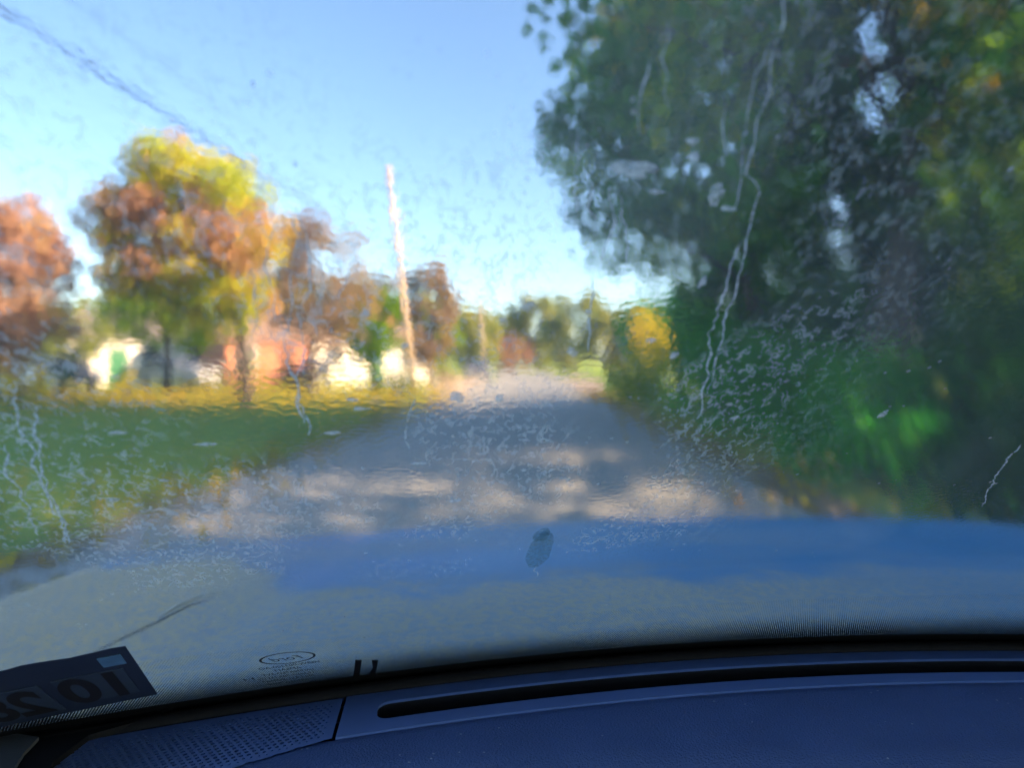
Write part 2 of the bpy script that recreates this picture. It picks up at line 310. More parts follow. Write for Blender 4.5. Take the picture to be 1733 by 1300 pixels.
FAR = [(-31, 58, 7.2, 4.4, 'leaf_olive', 'distant olive tree behind the white house, leftmost'), (-24, 60, 8.0, 4.4, 'leaf_lime', 'distant bright green tree above the white house'),
       (-18, 57, 7.6, 4.2, 'leaf_olive', 'distant olive tree left of the brick house'), (-13.0, 62, 8.2, 4.0, 'leaf_brown', 'distant brown tree between brick house and long house'),
       (-9.6, 63, 7.4, 3.6, 'leaf_lime', 'distant green tree behind the long white house'), (-6.6, 80, 7.4, 3.4, 'leaf_olive', 'distant tree just left of the far pole'),
       (-3.6, 112, 9.0, 4.6, 'leaf_olive', 'far olive tree right of the far pole'), (1.0, 112, 11.0, 5.0, 'leaf_olive', 'far tall olive tree at the end of the road'),
       (6.0, 98, 10.6, 4.6, 'leaf_olive', 'far tree right of the road end'), (16.0, 68, 7.5, 4.2, 'leaf_olive', 'olive tree beyond the golden bush'),
       (17.0, 44, 6.5, 3.6, 'leaf_hedge', 'green tree behind the golden bush'), (-40, 54, 8.0, 4.6, 'leaf_red', 'distant reddish tree at the left edge'),
       (-2.2, 96, 4.6, 3.0, 'leaf_red', 'small far reddish tree where the road ends'), (19.0, 32, 9.0, 4.6, 'leaf_dark', 'dark tree far back in the right thicket'),
       (21.5, 22, 9.5, 5.0, 'leaf_dark', 'dark tree at the back of the right thicket'), (19.0, 13, 10.0, 5.0, 'leaf_dark', 'dark tree deepest in the thicket at the right edge'),
       (6.6, 33.0, 4.4, 2.4, 'leaf_hedge', 'leafy green tree just behind the golden bush'), (9.5, 52, 5.6, 3.4, 'leaf_olive', 'low olive tree far behind the golden bush'), (6.5, 60, 5.6, 3.0, 'leaf_olive', 'low olive tree right of the lit far road'), (-11.5, 95, 10.0, 4.5, 'leaf_olive', 'far olive tree behind the narrow brown one')]
for i, (x, y, h, r_, mt, lb) in enumerate(FAR):
    tree(lb, x, y, h, r_, r_, 0.5, M[mt], 300 + 5 * i, 0.22, (0, 0), (0, 0), 70, 90, 0.26, lambda c: 0.5, G3)
tree('low spreading yellow-green tree left of the maple trunk', -15.4, 31.0, 4.8, 2.6, 2.2, 1.7, M['leaf_lime'], 251, 0.14, (0, 0), (0, 0), 60, 240, 0.12, lambda c: 0.9, 'trees on the left lawn')
tree('small olive green tree low behind the pinkish tree', -23.5, 36.0, 4.4, 2.6, 2.2, 0.8, M['leaf_olive'], 261, 0.14, (0, 0), (0, 0), 60, 240, 0.12, lambda c: 0.2, 'trees on the left lawn')
shrub('golden shrub added for the sunlit gleam at the left edge of the lawn', -14.9, 21.2, 2.4, 0.75, 0.8, M['leaf_gold'], 401, 40, 420, 0.08, lambda c: 0.8)  # shrub added in place of a sunlit trunk, its gold carrying the light
shrub('small golden shrub on the lit lawn left of the white house', -14.4, 26.0, 0.95, 0.5, 0.5, M['leaf_gold'], 411, 16, 900, 0.05, lambda c: 0.4)
shrub('low dark hedge on the lawn at the left', -19.5, 30.5, 1.1, 1.6, 0.7, M['leaf_dark'], 421, 30, 400, 0.07, lambda c: 0.3)
shrub('yellow-green bush beside the maple trunk', -11.3, 29.0, 1.7, 0.9, 0.8, M['leaf_lime'], 431, 24, 300, 0.07, lambda c: 0.8)
shrub('dark brushy clump at the foot of the leaning pole', -5.6, 30.5, 0.95, 1.3, 0.9, M['leaf_dark'], 441, 28, 420, 0.06, lambda c: 0.1)
shrub('small brown brush beside the road left of the far car', -4.4, 37.0, 0.8, 0.8, 0.8, M['leaf_brown'], 451, 20, 420, 0.06, lambda c: 0.6)

# ------------------------------------------------------------------ leaves added on lawn and road edge; their yellow paints the sunlit lawn strip
M['leaf_fallen'] = leaf_mat('leaf_fallen', [(0, (0.26, 0.16, 0.05)), (0.5, (0.46, 0.33, 0.03)), (1, (0.55, 0.42, 0.03))], 0.2)
def fallen():
    r_ = np.random.default_rng(77); n = 15000; P = np.empty((n, 3))
    P[:, 0] = -r_.uniform(4.2, 26, n); P[:, 1] = 21 + r_.uniform(0, 1, n) * 16 + P[:, 0] * 0.12
    m_ = 2200; P[:m_, 0] = np.where(r_.random(m_) < 0.5, r_.normal(-3.3, 0.45, m_), r_.normal(2.7, 0.5, m_)); P[:m_, 1] = r_.uniform(3, 32, m_)
    m2 = 700; P[m_:m_ + m2, 0] = r_.uniform(-13, -4, m2); P[m_:m_ + m2, 1] = r_.uniform(5, 21, m2)
    P[:, 2] = r_.uniform(0.018, 0.05, n); a = r_.uniform(0, 2 * math.pi, n); s_ = r_.uniform(0.05, 0.10, (n, 1))
    u = np.stack([np.cos(a), np.sin(a), r_.normal(0, 0.25, n)], 1) * s_; v = np.stack([-np.sin(a), np.cos(a), r_.normal(0, 0.35, n)], 1) * s_ * 0.6
    V = np.stack([P - u, P + v, P + u, P - v], 1); V[:, :, 2] = np.maximum(V[:, :, 2], 0.012)
    me = bpy.data.meshes.new('added_yellow_leaves'); me.from_pydata(V.reshape(-1, 3).tolist(), [], [(4 * i, 4 * i + 1, 4 * i + 2, 4 * i + 3) for i in range(n)])
    at = me.attributes.new('tint', 'FLOAT', 'POINT'); at.data.foreach_set('value', np.repeat(r_.uniform(0, 1, n), 4).astype(np.float32))
    tag(link('added_yellow_leaves', me, M['leaf_fallen']), 'yellow leaves added for the sunlit lawn strip and along road edges', 'leaves', kind='stuff')
fallen()

# ------------------------------------------------------------------ poles and cables
def pole(label, base, top, r, group='utility poles along the left of the road', arm=False):
    e = empty('utility_pole', base); b = Vector(base); t = Vector(top) - b
    MB().tube([(0, 0, -0.3), t * 0.5, t], [r, r * 0.85, r * 0.65], 12).build('shaft', M['pole_wood'], e, True)
    MB().tube([t, t + Vector((0, 0, 0.03))], [r * 0.66, r * 0.5], 12).build('cap', M['steel'], e)
    if arm:
        p = t * 0.94
        MB().box((p.x - 0.9, p.y - 0.06 - r, p.z - 0.06), (p.x + 0.9, p.y + 0.04 - r, p.z + 0.06)).build('crossarm', M['pole_wood'], e)
        for dx in (-0.8, 0.8):
            MB().tube([(p.x + dx, p.y - r, p.z + 0.06), (p.x + dx, p.y - r, p.z + 0.2)], [0.04, 0.03], 8).build('insulator', M['lamp_glass'], e)
    tag(e, label, 'utility pole', group)
pole('pale wooden utility pole leaning left above the lawn trees', (-5.5, 35, 0), (-6.75, 35.2, 10.5), 0.165)
pole('thinner utility pole farther off beside the road', (-4.6, 75, 0), (-5.1, 75, 8.2), 0.15, arm=True)
pole('faint utility pole at the far end of the road', (-4.9, 112, 0), (-4.9, 112, 11.2), 0.15, arm=True)
def cable(label, a, b, r, sag):
    a, b = Vector(a), Vector(b)
    MB().tube([a.lerp(b, k / 40) - Vector((0, 0, sag * 4 * (k / 40) * (1 - k / 40))) for k in range(41)], r, 6).build('overhead_cable', M['cable'], None, True)
    tag(bpy.data.objects[-1] if False else col.objects[-1], label, 'cable', 'overhead cables')
cable('thick dark overhead cable crossing the upper left sky', (-7.5, -6, 6.15), (-6.15, 35, 6.4), 0.028, 0.35)
cable('thin faint overhead cable above the thick one', (-7.6, -6, 6.95), (-6.4, 35, 7.6), 0.007, 0.35)

# ------------------------------------------------------------------ houses
def house(label, x, y, rz, w, d, hw, hr, wall, roofm, doorm, wins, door_x):
    """front faces local -Y; wins: window centres on the front"""
    e = empty('house', (x, y, 0), rz); W = M[wall]
    mb = MB().box((-w / 2, 0, -0.1), (w / 2, d, hw))
    mb.add([(-w / 2, 0, hw), (-w / 2, d, hw), (-w / 2, d / 2, hw + hr - 0.05)], [(0, 1, 2)]).add([(w / 2, 0, hw), (w / 2, d, hw), (w / 2, d / 2, hw + hr - 0.05)], [(0, 2, 1)])
    mb.build('wall', W, e)
    o = 0.35; k = hr / (d / 2); th = 0.09
    rf = MB()
    for s in (0, 1):
        ye = -o if s == 0 else d + o; ze = hw - o * k
        vs = [(-w / 2 - o, ye, ze), (w / 2 + o, ye, ze), (w / 2 + o, d / 2, hw + hr), (-w / 2 - o, d / 2, hw + hr)]
        rf.add(vs + [(a, b, c + th) for a, b, c in vs], [(0, 3, 2, 1), (4, 5, 6, 7), (0, 1, 5, 4), (1, 2, 6, 5), (2, 3, 7, 6), (3, 0, 4, 7)])
    r_ = rf.build('roof', M[roofm], e)
    MB().box((w * 0.22, d * 0.55, hw + hr * 0.4), (w * 0.22 + 0.6, d * 0.55 + 0.6, hw + hr + 0.6)).build('chimney', M['brick_wall'], r_)
    for wx in wins:
        f = MB()
        for a, b in (((wx - 0.6, -0.06, 0.9), (wx - 0.5, 0.02, 2.1)), ((wx + 0.5, -0.06, 0.9), (wx + 0.6, 0.02, 2.1)), ((wx - 0.6, -0.07, 2.1), (wx + 0.6, 0.02, 2.2)), ((wx - 0.65, -0.12, 0.8), (wx + 0.65, 0.02, 0.9)), ((wx - 0.5, -0.05, 1.47), (wx + 0.5, 0.02, 1.53))): f.box(a, b)
        wo = f.build('window', M['white_trim'], e)
        MB().box((wx - 0.5, -0.03, 0.9), (wx + 0.5, -0.01, 2.1)).build('pane', M['house_glass'], wo)
    do = MB().box((door_x - 0.48, -0.05, 0), (door_x + 0.48, -0.01, 2.05)).build('door', M[doorm], e)
    MB().tube([(door_x + 0.36, -0.05, 1.0), (door_x + 0.36, -0.11, 1.0)], 0.035, 8).build('handle', M['steel'], do)
    tag(e, label, 'house', 'houses beyond the left lawn')
house('bright white house with grey roof behind the maple', -23.5, 44, R(38), 9, 6, 2.7, 1.7, 'white_siding', 'shingle', 'door_green', (-3.2, 0.6, 3.2), -1.2)
house('orange brick house just right of the maple trunk', -15.2, 43, R(38), 5, 6, 2.6, 1.6, 'brick_wall', 'shingle_brown', 'door_dark', (-1.4,), 1.0)
house('long white house low behind the parked car', -10.9, 51, R(30), 9, 5.5, 2.5, 1.4, 'white_siding', 'shingle_brown', 'door_green', (-2.6, 2.6), 0.2)

# ------------------------------------------------------------------ parked cars
def car(label, x, y, rz, paint):
    e = empty('parked_car', (x, y, 0), rz)
    # side profile (y along the car, z) lofted across x with tumblehome
    prof = [(-2.15, 0.35), (-2.2, 0.62), (-2.05, 0.82), (-1.15, 0.95), (-0.45, 1.38), (0.75, 1.45), (1.5, 1.05), (2.1, 0.98), (2.2, 0.6), (2.1, 0.33)]
    xs = [(-1, 0.0), (-0.93, 0.0), (-0.8, 0.02), (0, 0.04), (0.8, 0.02), (0.93, 0.0), (1, 0.0)]
    v = []; f = []; m = len(prof)
    for sx, lift in xs:
        for (py, pz) in prof:
            tum = 0.86 - 0.22 * max(0, (pz - 0.9) / 0.55)
            v.append((sx * tum, py * (1 - 0.03 * abs(sx) ** 6), pz + lift * (pz > 0.7)))
    for i in range(len(xs) - 1):
        for j in range(m): f.append((i * m + j, (i + 1) * m + j, (i + 1) * m + (j + 1) % m, i * m + (j + 1) % m))
    f.append(tuple(range(m))); f.append(tuple((len(xs) - 1) * m + j for j in range(m))[::-1])
    mesh('body', v, f, M[paint], e)
    def quad(nm, pts, mt, off, par=e):
        pts = [Vector(p) for p in pts]; nrm = (pts[1] - pts[0]).cross(pts[2] - pts[0]).normalized() * off
        return MB().add([p + nrm for p in pts] + [p - nrm for p in pts], [(0, 1, 2, 3), (7, 6, 5, 4), (0, 4, 5, 1), (1, 5, 6, 2), (2, 6, 7, 3), (3, 7, 4, 0)]).build(nm, M[mt], par)
    quad('windscreen', [(-0.68, -1.08, 1.0), (0.68, -1.08, 1.0), (0.56, -0.52, 1.37), (-0.56, -0.52, 1.37)], 'house_glass', 0.03)
    quad('rear_window', [(0.64, 1.42, 1.12), (-0.64, 1.42, 1.12), (-0.58, 0.85, 1.42), (0.58, 0.85, 1.42)], 'house_glass', 0.03)
    for s in (-1, 1):
        quad('side_window', [(s * 0.83, -0.95, 1.0), (s * 0.83, 1.25, 1.05), (s * 0.68, 0.7, 1.38), (s * 0.68, -0.4, 1.34)], 'house_glass', 0.03)
        quad('headlight', [(s * 0.45, -2.16, 0.66), (s * 0.76, -2.12, 0.66), (s * 0.76, -2.08, 0.78), (s * 0.45, -2.1, 0.78)], 'lamp_glass', 0.03)
        MB().box((s * 0.9 - 0.09, -0.85, 0.98), (s * 0.9 + 0.09, -0.75, 1.1)).build('mirror', M[paint], e)
        for yy in (-1.35, 1.3):
            w = MB().tube([(s * 0.64, yy, 0.32), (s * 0.86, yy, 0.32)], 0.32, 18).build('wheel', M['tyre'], e, False)
            MB().tube([(s * 0.862, yy, 0.32), (s * 0.875, yy, 0.32)], [0.2, 0.17], 14).build('rim', M['rim'], w)
    tag(e, label, 'car', 'cars parked in the neighbourhood')
car('grey car parked in front of the white house', -18.2, 37.5, R(75), 'paint_silver')
car('dark rounded car parked right of the brick house', -12.6, 43.0, R(15), 'paint_charcoal')
car('slate blue car on the far left side of the road', -3.9, 54.0, R(8), 'paint_slate')
car('navy car half hidden behind the low hedge at the left', -22.0, 34.0, R(60), 'paint_navy')

# ------------------------------------------------------------------ the car we sit in
TH = R(7); CX = 0.38; RK = R(33)
own = empty('car', (0, 0, 0), TH)
tag(own, 'car with a wet dirty windshield, blue hood and dark blue dashboard', 'car')
ct, st_ = math.cos(TH), math.sin(TH)
yd = lambda x: 0.745 - 0.25 * (x - CX) ** 2          # front edge of the dashboard
yb = lambda x: yd(x) + 0.012                          # foot of the glass
ZB = 0.95
G_N = Vector((0, math.sin(RK), math.cos(RK)))
def S(x, t, off=0.0):
    """point of the inner face of the glass; off > 0 outwards"""
    sl = 0.5 * (x - CX)
    n = Vector((sl * math.sin(RK), math.sin(RK), math.cos(RK))).normalized()
    return Vector((x, yb(x) - t * math.cos(RK), ZB + t * math.sin(RK))) + n * off
cam_m = cam.rotation_euler.to_matrix(); to_local = Matrix.Rotation(-TH, 3, 'Z')
def ray(px, py):
    return to_local @ (cam_m @ Vector(((px - 866.5) / 1250, (650 - py) / 1250, -1)))
def on_glass(px, py):
    d = ray(px, py); lo, hi = 0.01, 3.0
    def g(k):
        p = EYE + d * k; t = (p.z - ZB) / math.sin(RK)
        return p.y - (yb(p.x) - t * math.cos(RK))
    for _ in range(50):
        mid = (lo + hi) / 2
        if g(mid) > 0: hi = mid
        else: lo = mid
    p = EYE + d * lo
    return p.x, (p.z - ZB) / math.sin(RK)
XL = lambda t: CX - 0.80 + 0.13 * t
XR = lambda t: CX + 0.80 - 0.13 * t

def glass_mats():
    # inner face: clean, refracting, with the reflection of the dashboard
    mi, n, l = new_mat('windshield_inner')
    rf = nd(n, 'BsdfRefraction', Roughness=0.0, IOR=1.12); rf.inputs['Color'].default_value = (0.965, 0.985, 1.0, 1)
    gl = nd(n, 'BsdfGlossy', Roughness=0.06); fr = nd(n, 'Fresnel', IOR=1.3)
    mx = n.new('ShaderNodeMixShader'); l.new(math_n(n, l, 'MULTIPLY', fr.outputs[0], 0.5), mx.inputs[0]); l.new(rf.outputs[0], mx.inputs[1]); l.new(gl.outputs[0], mx.inputs[2])
    o = n.new('ShaderNodeOutputMaterial'); l.new(mx.outputs[0], o.inputs[0])
    # outer face: water film (rough, rippled), dried squiggles of dew and a faint veil of dust
    mo, n, l = new_mat('windshield_outer')
    uv = n.new('ShaderNodeUVMap'); uv.uv_map = 'UVMap'
    sx = n.new('ShaderNodeSeparateXYZ'); l.new(uv.outputs[0], sx.inputs[0]); X, T = sx.outputs[0], sx.outputs[1]
    def mp(sc):
        q = n.new('ShaderNodeMapping'); q.inputs['Scale'].default_value = sc; l.new(uv.outputs[0], q.inputs[0]); return q.outputs[0]
    def noise(vec, s, d=2, dist=0.0, rough=0.5):
        q = nd(n, 'TexNoise', Scale=s, Detail=d, Distortion=dist, Roughness=rough); l.new(vec, q.inputs['Vector']); return q.outputs[0]
    big = noise(mp((1, 0.6, 1)), 6, 3)
    # height of the film
    h1 = noise(mp((1, 1.1, 1)), 330, 2, 0.3); h2 = noise(mp((1, 0.45, 1)), 120, 2); h3 = noise(mp((1, 0.14, 1)), 45, 2, 0.6)
    hh = math_n(n, l, 'ADD', math_n(n, l, 'MULTIPLY', h1, 0.62), math_n(n, l, 'ADD', math_n(n, l, 'MULTIPLY', h2, 0.26), math_n(n, l, 'MULTIPLY', h3, 0.42)))
    bp = nd(n, 'Bump', Strength=1.0, Distance=0.00032); l.new(hh, bp.inputs['Height'])
    calm = sstep(n, l, T, 0.22, 0.60)                          # the film is thin near the foot of the glass
    bs = math_n(n, l, 'ADD', math_n(n, l, 'MULTIPLY', calm, 0.75), 0.08); bs = math_n(n, l, 'MULTIPLY', bs, math_n(n, l, 'ADD', 0.35, math_n(n, l, 'MULTIPLY', sstep(n, l, noise(mp((1, 0.7, 1)), 11, 2), 0.38, 0.62), 0.85))); l.new(bs, bp.inputs['Strength'])
    ro = math_n(n, l, 'MULTIPLY', math_n(n, l, 'ADD', math_n(n, l, 'MULTIPLY', big, 0.20), 0.052), math_n(n, l, 'ADD', math_n(n, l, 'MULTIPLY', calm, 0.75), 0.25))
    rf = nd(n, 'BsdfRefraction', IOR=1.12); rf.inputs['Color'].default_value = (0.975, 0.985, 1.0, 1)
    l.new(ro, rf.inputs['Roughness']); l.new(bp.outputs[0], rf.inputs['Normal'])
    # squiggles: thin ridges of noise, broken up
    def ridge(vec, s, w, dist, thr):
        a = noise(vec, s, 2, dist); r_ = math_n(n, l, 'ABSOLUTE', math_n(n, l, 'SUBTRACT', a, 0.5))
        line = math_n(n, l, 'SUBTRACT', 1.0, sstep(n, l, r_, w * 0.4, w))
        brk = noise(vec, s * 0.8 + 17, 1); return math_n(n, l, 'MULTIPLY', line, sstep(n, l, brk, thr, thr + 0.06))
    q1 = ridge(mp((1, 0.45, 1)), 185, 0.034, 0.9, 0.47); q2 = ridge(mp((0.8, 0.6, 1)), 290, 0.048, 0.5, 0.50)
    patch = noise(mp((1, 0.7, 1)), 9, 2)
    band = math_n(n, l, 'MULTIPLY', sstep(n, l, T, 0.26, 0.36), math_n(n, l, 'SUBTRACT', 1.0, math_n(n, l, 'MULTIPLY', sstep(n, l, T, 0.54, 0.72), 0.65)))
    where = math_n(n, l, 'MULTIPLY', math_n(n, l, 'MULTIPLY', sstep(n, l, patch, 0.40, 0.56), band), math_n(n, l, 'SUBTRACT', 1.0, math_n(n, l, 'MULTIPLY', sstep(n, l, X, 0.10, 0.21), 0.85)))
    sq = math_n(n, l, 'MULTIPLY', math_n(n, l, 'MAXIMUM', q1, q2), where)
    # specks
    vo = nd(n, 'TexVoronoi', Scale=120); l.new(mp((1, 0.8, 1)), vo.inputs['Vector'])
    sp = math_n(n, l, 'MULTIPLY', math_n(n, l, 'LESS_THAN', vo.outputs['Distance'], 0.10), math_n(n, l, 'GREATER_THAN', noise(mp((1, 1, 1)), 40, 1), 0.58))
    v2 = nd(n, 'TexVoronoi', Scale=300); l.new(mp((1, 0.6, 1)), v2.inputs['Vector'])
    s2 = math_n(n, l, 'MULTIPLY', math_n(n, l, 'LESS_THAN', v2.outputs['Distance'], 0.16), math_n(n, l, 'GREATER_THAN', noise(mp((1, 1, 1)), 26, 2), 0.53))
    sp = math_n(n, l, 'MAXIMUM', sp, math_n(n, l, 'MULTIPLY', s2, 0.4))
    # veil
    dust = noise(mp((1, 0.3, 1)), 30, 5)
    veil = math_n(n, l, 'ADD', 0.04, math_n(n, l, 'MULTIPLY', dust, 0.06))
    hx, ht = on_glass(1030, 190)
    dist = math_n(n, l, 'ADD', math_n(n, l, 'POWER', math_n(n, l, 'DIVIDE', math_n(n, l, 'SUBTRACT', X, hx), 0.055), 2.0), math_n(n, l, 'POWER', math_n(n, l, 'DIVIDE', math_n(n, l, 'SUBTRACT', T, ht), 0.13), 2.0))
    haze_patch = math_n(n, l, 'MULTIPLY', math_n(n, l, 'SUBTRACT', 1.0, sstep(n, l, dist, 0.0, 1.6)), math_n(n, l, 'ADD', 0.05, math_n(n, l, 'MULTIPLY', noise(mp((1, 0.25, 1)), 45, 3), 0.09)))  # oval patch of extra haze put high on the glass
    milk = math_n(n, l, 'MULTIPLY', sstep(n, l, noise(mp((1, 0.5, 1)), 8, 3), 0.50, 0.72), 0.045)
    veil = math_n(n, l, 'ADD', veil, math_n(n, l, 'ADD', haze_patch, milk))
    fac = math_n(n, l, 'ADD', veil, math_n(n, l, 'ADD', math_n(n, l, 'MULTIPLY', sq, 0.40), math_n(n, l, 'MULTIPLY', sp, 0.30)), True)
    tr = nd(n, 'BsdfTranslucent'); tr.inputs[0].default_value = (0.86, 0.84, 0.78, 1)
    mx = n.new('ShaderNodeMixShader'); l.new(fac, mx.inputs[0]); l.new(rf.outputs[0], mx.inputs[1]); l.new(tr.outputs[0], mx.inputs[2])
    o = n.new('ShaderNodeOutputMaterial'); l.new(mx.outputs[0], o.inputs[0])
    me_, n, l = new_mat('windshield_edge'); b = nd(n, 'BsdfPrincipled', Roughness=0.3); b.inputs['Base Color'].default_value = (0.02, 0.05, 0.05, 1)
    o = n.new('ShaderNodeOutputMaterial'); l.new(b.outputs[0], o.inputs[0])
    return [mi, mo, me_]
def build_windshield():
    nx, nt = 90, 50; v = []; uvs = []; f = []; mi = []
    for side in (0, 1):
        for j in range(nt + 1):
            t = -0.05 + 1.04 * j / nt
            for i in range(nx + 1):
                x = XL(t) + (XR(t) - XL(t)) * i / nx
                v.append(S(x, t, 0.005 * side)); uvs.append((x, t))
    q = (nx + 1) * (nt + 1); w = nx + 1
    for j in range(nt):
        for i in range(nx):
            a = j * w + i; f.append((a, a + w, a + w + 1, a + 1)[::1]); mi.append(0)
            f.append((q + a, q + a + 1, q + a + w + 1, q + a + w)); mi.append(1)
    for j in range(nt):
        a = j * w; f.append((a, q + a, q + a + w, a + w)); mi.append(2)
        a = j * w + nx; f.append((a, a + w, q + a + w, q + a)); mi.append(2)
    for i in range(nx):
        f.append((i, i + 1, q + i + 1, q + i)); mi.append(2); a = nt * w + i; f.append((a, q + a, q + a + 1, a + 1)); mi.append(2)
    me = bpy.data.meshes.new('windshield'); me.from_pydata([tuple(p) for p in v], [], f); me.update()
    o = link('windshield', me, glass_mats(), own, True)
    me.polygons.foreach_set('material_index', mi)
    for p in me.polygons:
        if p.material_index == 2: p.use_smooth = False
    u = me.uv_layers.new(name='UVMap')
    for lp in me.loops: u.data[lp.index].uv = uvs[lp.vertex_index]
    # outward normals
    c = sum((Vector(p) for p in v), Vector()) / len(v); fi = me.polygons[2 * (nx * (nt // 2) + nx // 2)]
    if fi.normal.dot(G_N) > 0: me.flip_normals()
    return o
wind = build_windshield()
wind['label'] = 'wet windshield clouded by dew streaks'

# dried runs of water and drops on the glass
def film_mat(name, c, fac, rough=0.9):
    m, n, l = new_mat(name); tc = n.new('ShaderNodeTexCoord')
    no = nd(n, 'TexNoise', Scale=420, Detail=3); l.new(tc.outputs['Object'], no.inputs[0])
    t = nd(n, 'BsdfTranslucent'); t.inputs[0].default_value = (*c, 1); d = nd(n, 'BsdfDiffuse'); d.inputs[0].default_value = (*c, 1)
    a = nd(n, 'MixShader', Fac=0.25); l.new(t.outputs[0], a.inputs[1]); l.new(d.outputs[0], a.inputs[2])
    tp = n.new('ShaderNodeBsdfTransparent'); mx = n.new('ShaderNodeMixShader')
    mr = n.new('ShaderNodeMapRange'); mr.inputs[1].default_value = 0.35; mr.inputs[2].default_value = 0.6; mr.inputs[3].default_value = fac * 0.25; mr.inputs[4].default_value = fac; l.new(no.outputs[0], mr.inputs[0])
    l.new(mr.outputs[0], mx.inputs[0]); l.new(tp.outputs[0], mx.inputs[1]); l.new(a.outputs[0], mx.inputs[2])
    o = n.new('ShaderNodeOutputMaterial'); l.new(mx.outputs[0], o.inputs[0]); return m
M['run'] = film_mat('dried_water_run', (0.80, 0.85, 0.85), 0.68)
M['drop'] = film_mat('dried_drop', (0.82, 0.85, 0.84), 0.6)
OFF = 0.0056
def streak(px, w=0.0011, seed=0, wob=0.0010):
    """a run of water: a low raised ribbon on the outside of the glass"""
    r_ = np.random.default_rng(seed); G = [on_glass(*p) for p in px]; pts = []; w *= 1.25 * (S(*G[0]) - EYE).length
    for (x0, t0), (x1, t1) in zip(G[:-1], G[1:]):
        k = max(3, int(math.hypot(x1 - x0, t1 - t0) / 0.0035))
        for i in range(k): pts.append((x0 + (x1 - x0) * i / k, t0 + (t1 - t0) * i / k))
    n = len(pts); wv = np.convolve(r_.normal(0, 1, n + 4), np.ones(3) / 2, 'valid')[:n] * wob
    ww = w * (0.6 + np.abs(np.convolve(r_.normal(0, 1, n + 4), np.ones(3) / 3, 'valid')[:n]))
    v = []; f = []
    for i, (x, t) in enumerate(pts):
        x += wv[i]; a = ww[i] * (0.3 if i in (0, n - 1) else 1)
        v += [S(x - a, t, OFF), S(x - a * 0.5, t, OFF + a * 0.35), S(x + a * 0.5, t, OFF + a * 0.35), S(x + a, t, OFF)]
    for i in range(n - 1):
        for k in range(3): f.append((4 * i + k, 4 * i + k + 1, 4 * i + 5 + k, 4 * i + 4 + k))
        f.append((4 * i + 3, 4 * i, 4 * i + 4, 4 * i + 7))
    mesh('water_streak', v, f, M['run'], wind)
for i, (p, w) in enumerate([
    ([(497, 385), (500, 470), (496, 525), (488, 600), (492, 640), (500, 690), (516, 742)], 0.0010),
    ([(521, 395), (518, 460), (526, 500), (511, 540), (514, 600), (508, 660), (518, 715), (524, 760)], 0.0011),
    ([(468, 400), (462, 470), (470, 520), (455, 575)], 0.0008),
    ([(1352, 5), (1340, 60), (1312, 120), (1292, 200), (1284, 260), (1276, 315), (1300, 345), (1282, 400), (1268, 445), (1246, 520), (1226, 580), (1216, 630), (1203, 690)], 0.0011),
    ([(1318, 85), (1290, 145), (1270, 230), (1256, 325), (1244, 395)], 0.0007),
    ([(1270, 420), (1240, 480), (1228, 530), (1210, 580), (1200, 640), (1186, 725)], 0.0010),
    ([(18, 690), (38, 760), (62, 815), (84, 868), (116, 938)], 0.0016), ([(40, 700), (58, 755), (72, 812), (92, 872), (122, 940)], 0.0011), ([(2, 770), (14, 830), (40, 880), (62, 925)], 0.0010),
    ([(1104, 120), (1096, 190), (1090, 270)], 0.0010), ([(1042, 335), (1046, 395), (1030, 440), (1020, 470)], 0.0011), ([(1012, 330), (1004, 372), (1012, 400)], 0.0010),
    ([(1004, 480), (1008, 540), (1004, 620)], 0.0010), ([(1236, 195), (1230, 250), (1238, 300)], 0.0008), ([(1733, 762), (1700, 800), (1662, 868)], 0.0007),
    ([(640, 505), (622, 545), (618, 590)], 0.0008), ([(700, 690), (694, 730), (688, 780)], 0.0006), ([(590, 470), (580, 540)], 0.0007), ([(545, 420), (548, 480), (540, 540), (544, 600)], 0.0007), ([(430, 500), (436, 560), (430, 610)], 0.0007), ([(985, 250), (980, 330), (986, 400)], 0.0008), ([(1062, 350), (1066, 420), (1058, 480)], 0.0008), ([(1150, 60), (1144, 150), (1136, 230)], 0.0007)]):
    streak(p, w, 500 + i)
def drop(px, py, wpx, hpx, seed, mat='drop', jag=0.45):
    r_ = np.random.default_rng(seed); x0, t0 = on_glass(px, py); xa, _ = on_glass(px + wpx / 2, py); _, ta = on_glass(px, py - hpx / 2)
    rx, rt = abs(xa - x0), abs(ta - t0); k = 16
    rr = 1 + np.convolve(r_.normal(0, jag, k + 2), np.ones(3) / 3, 'valid')[:k]
    v = [S(x0, t0, OFF + 0.0006)]
    for q, hgt in ((0.6, 0.0004), (1.0, 0.0)):
        for j in range(k):
            a = 2 * math.pi * j / k; v.append(S(x0 + rx * q * rr[j] * math.cos(a), t0 + rt * q * rr[j] * math.sin(a), OFF + hgt))
    f = [(0, 1 + j, 1 + (j + 1) % k) for j in range(k)] + [(1 + j, 1 + k + j, 1 + k + (j + 1) % k, 1 + (j + 1) % k) for j in range(k)] + [tuple(range(1 + k, 1 + 2 * k))[::-1]]
    mesh('dried_drop', v, f, M[mat], wind)
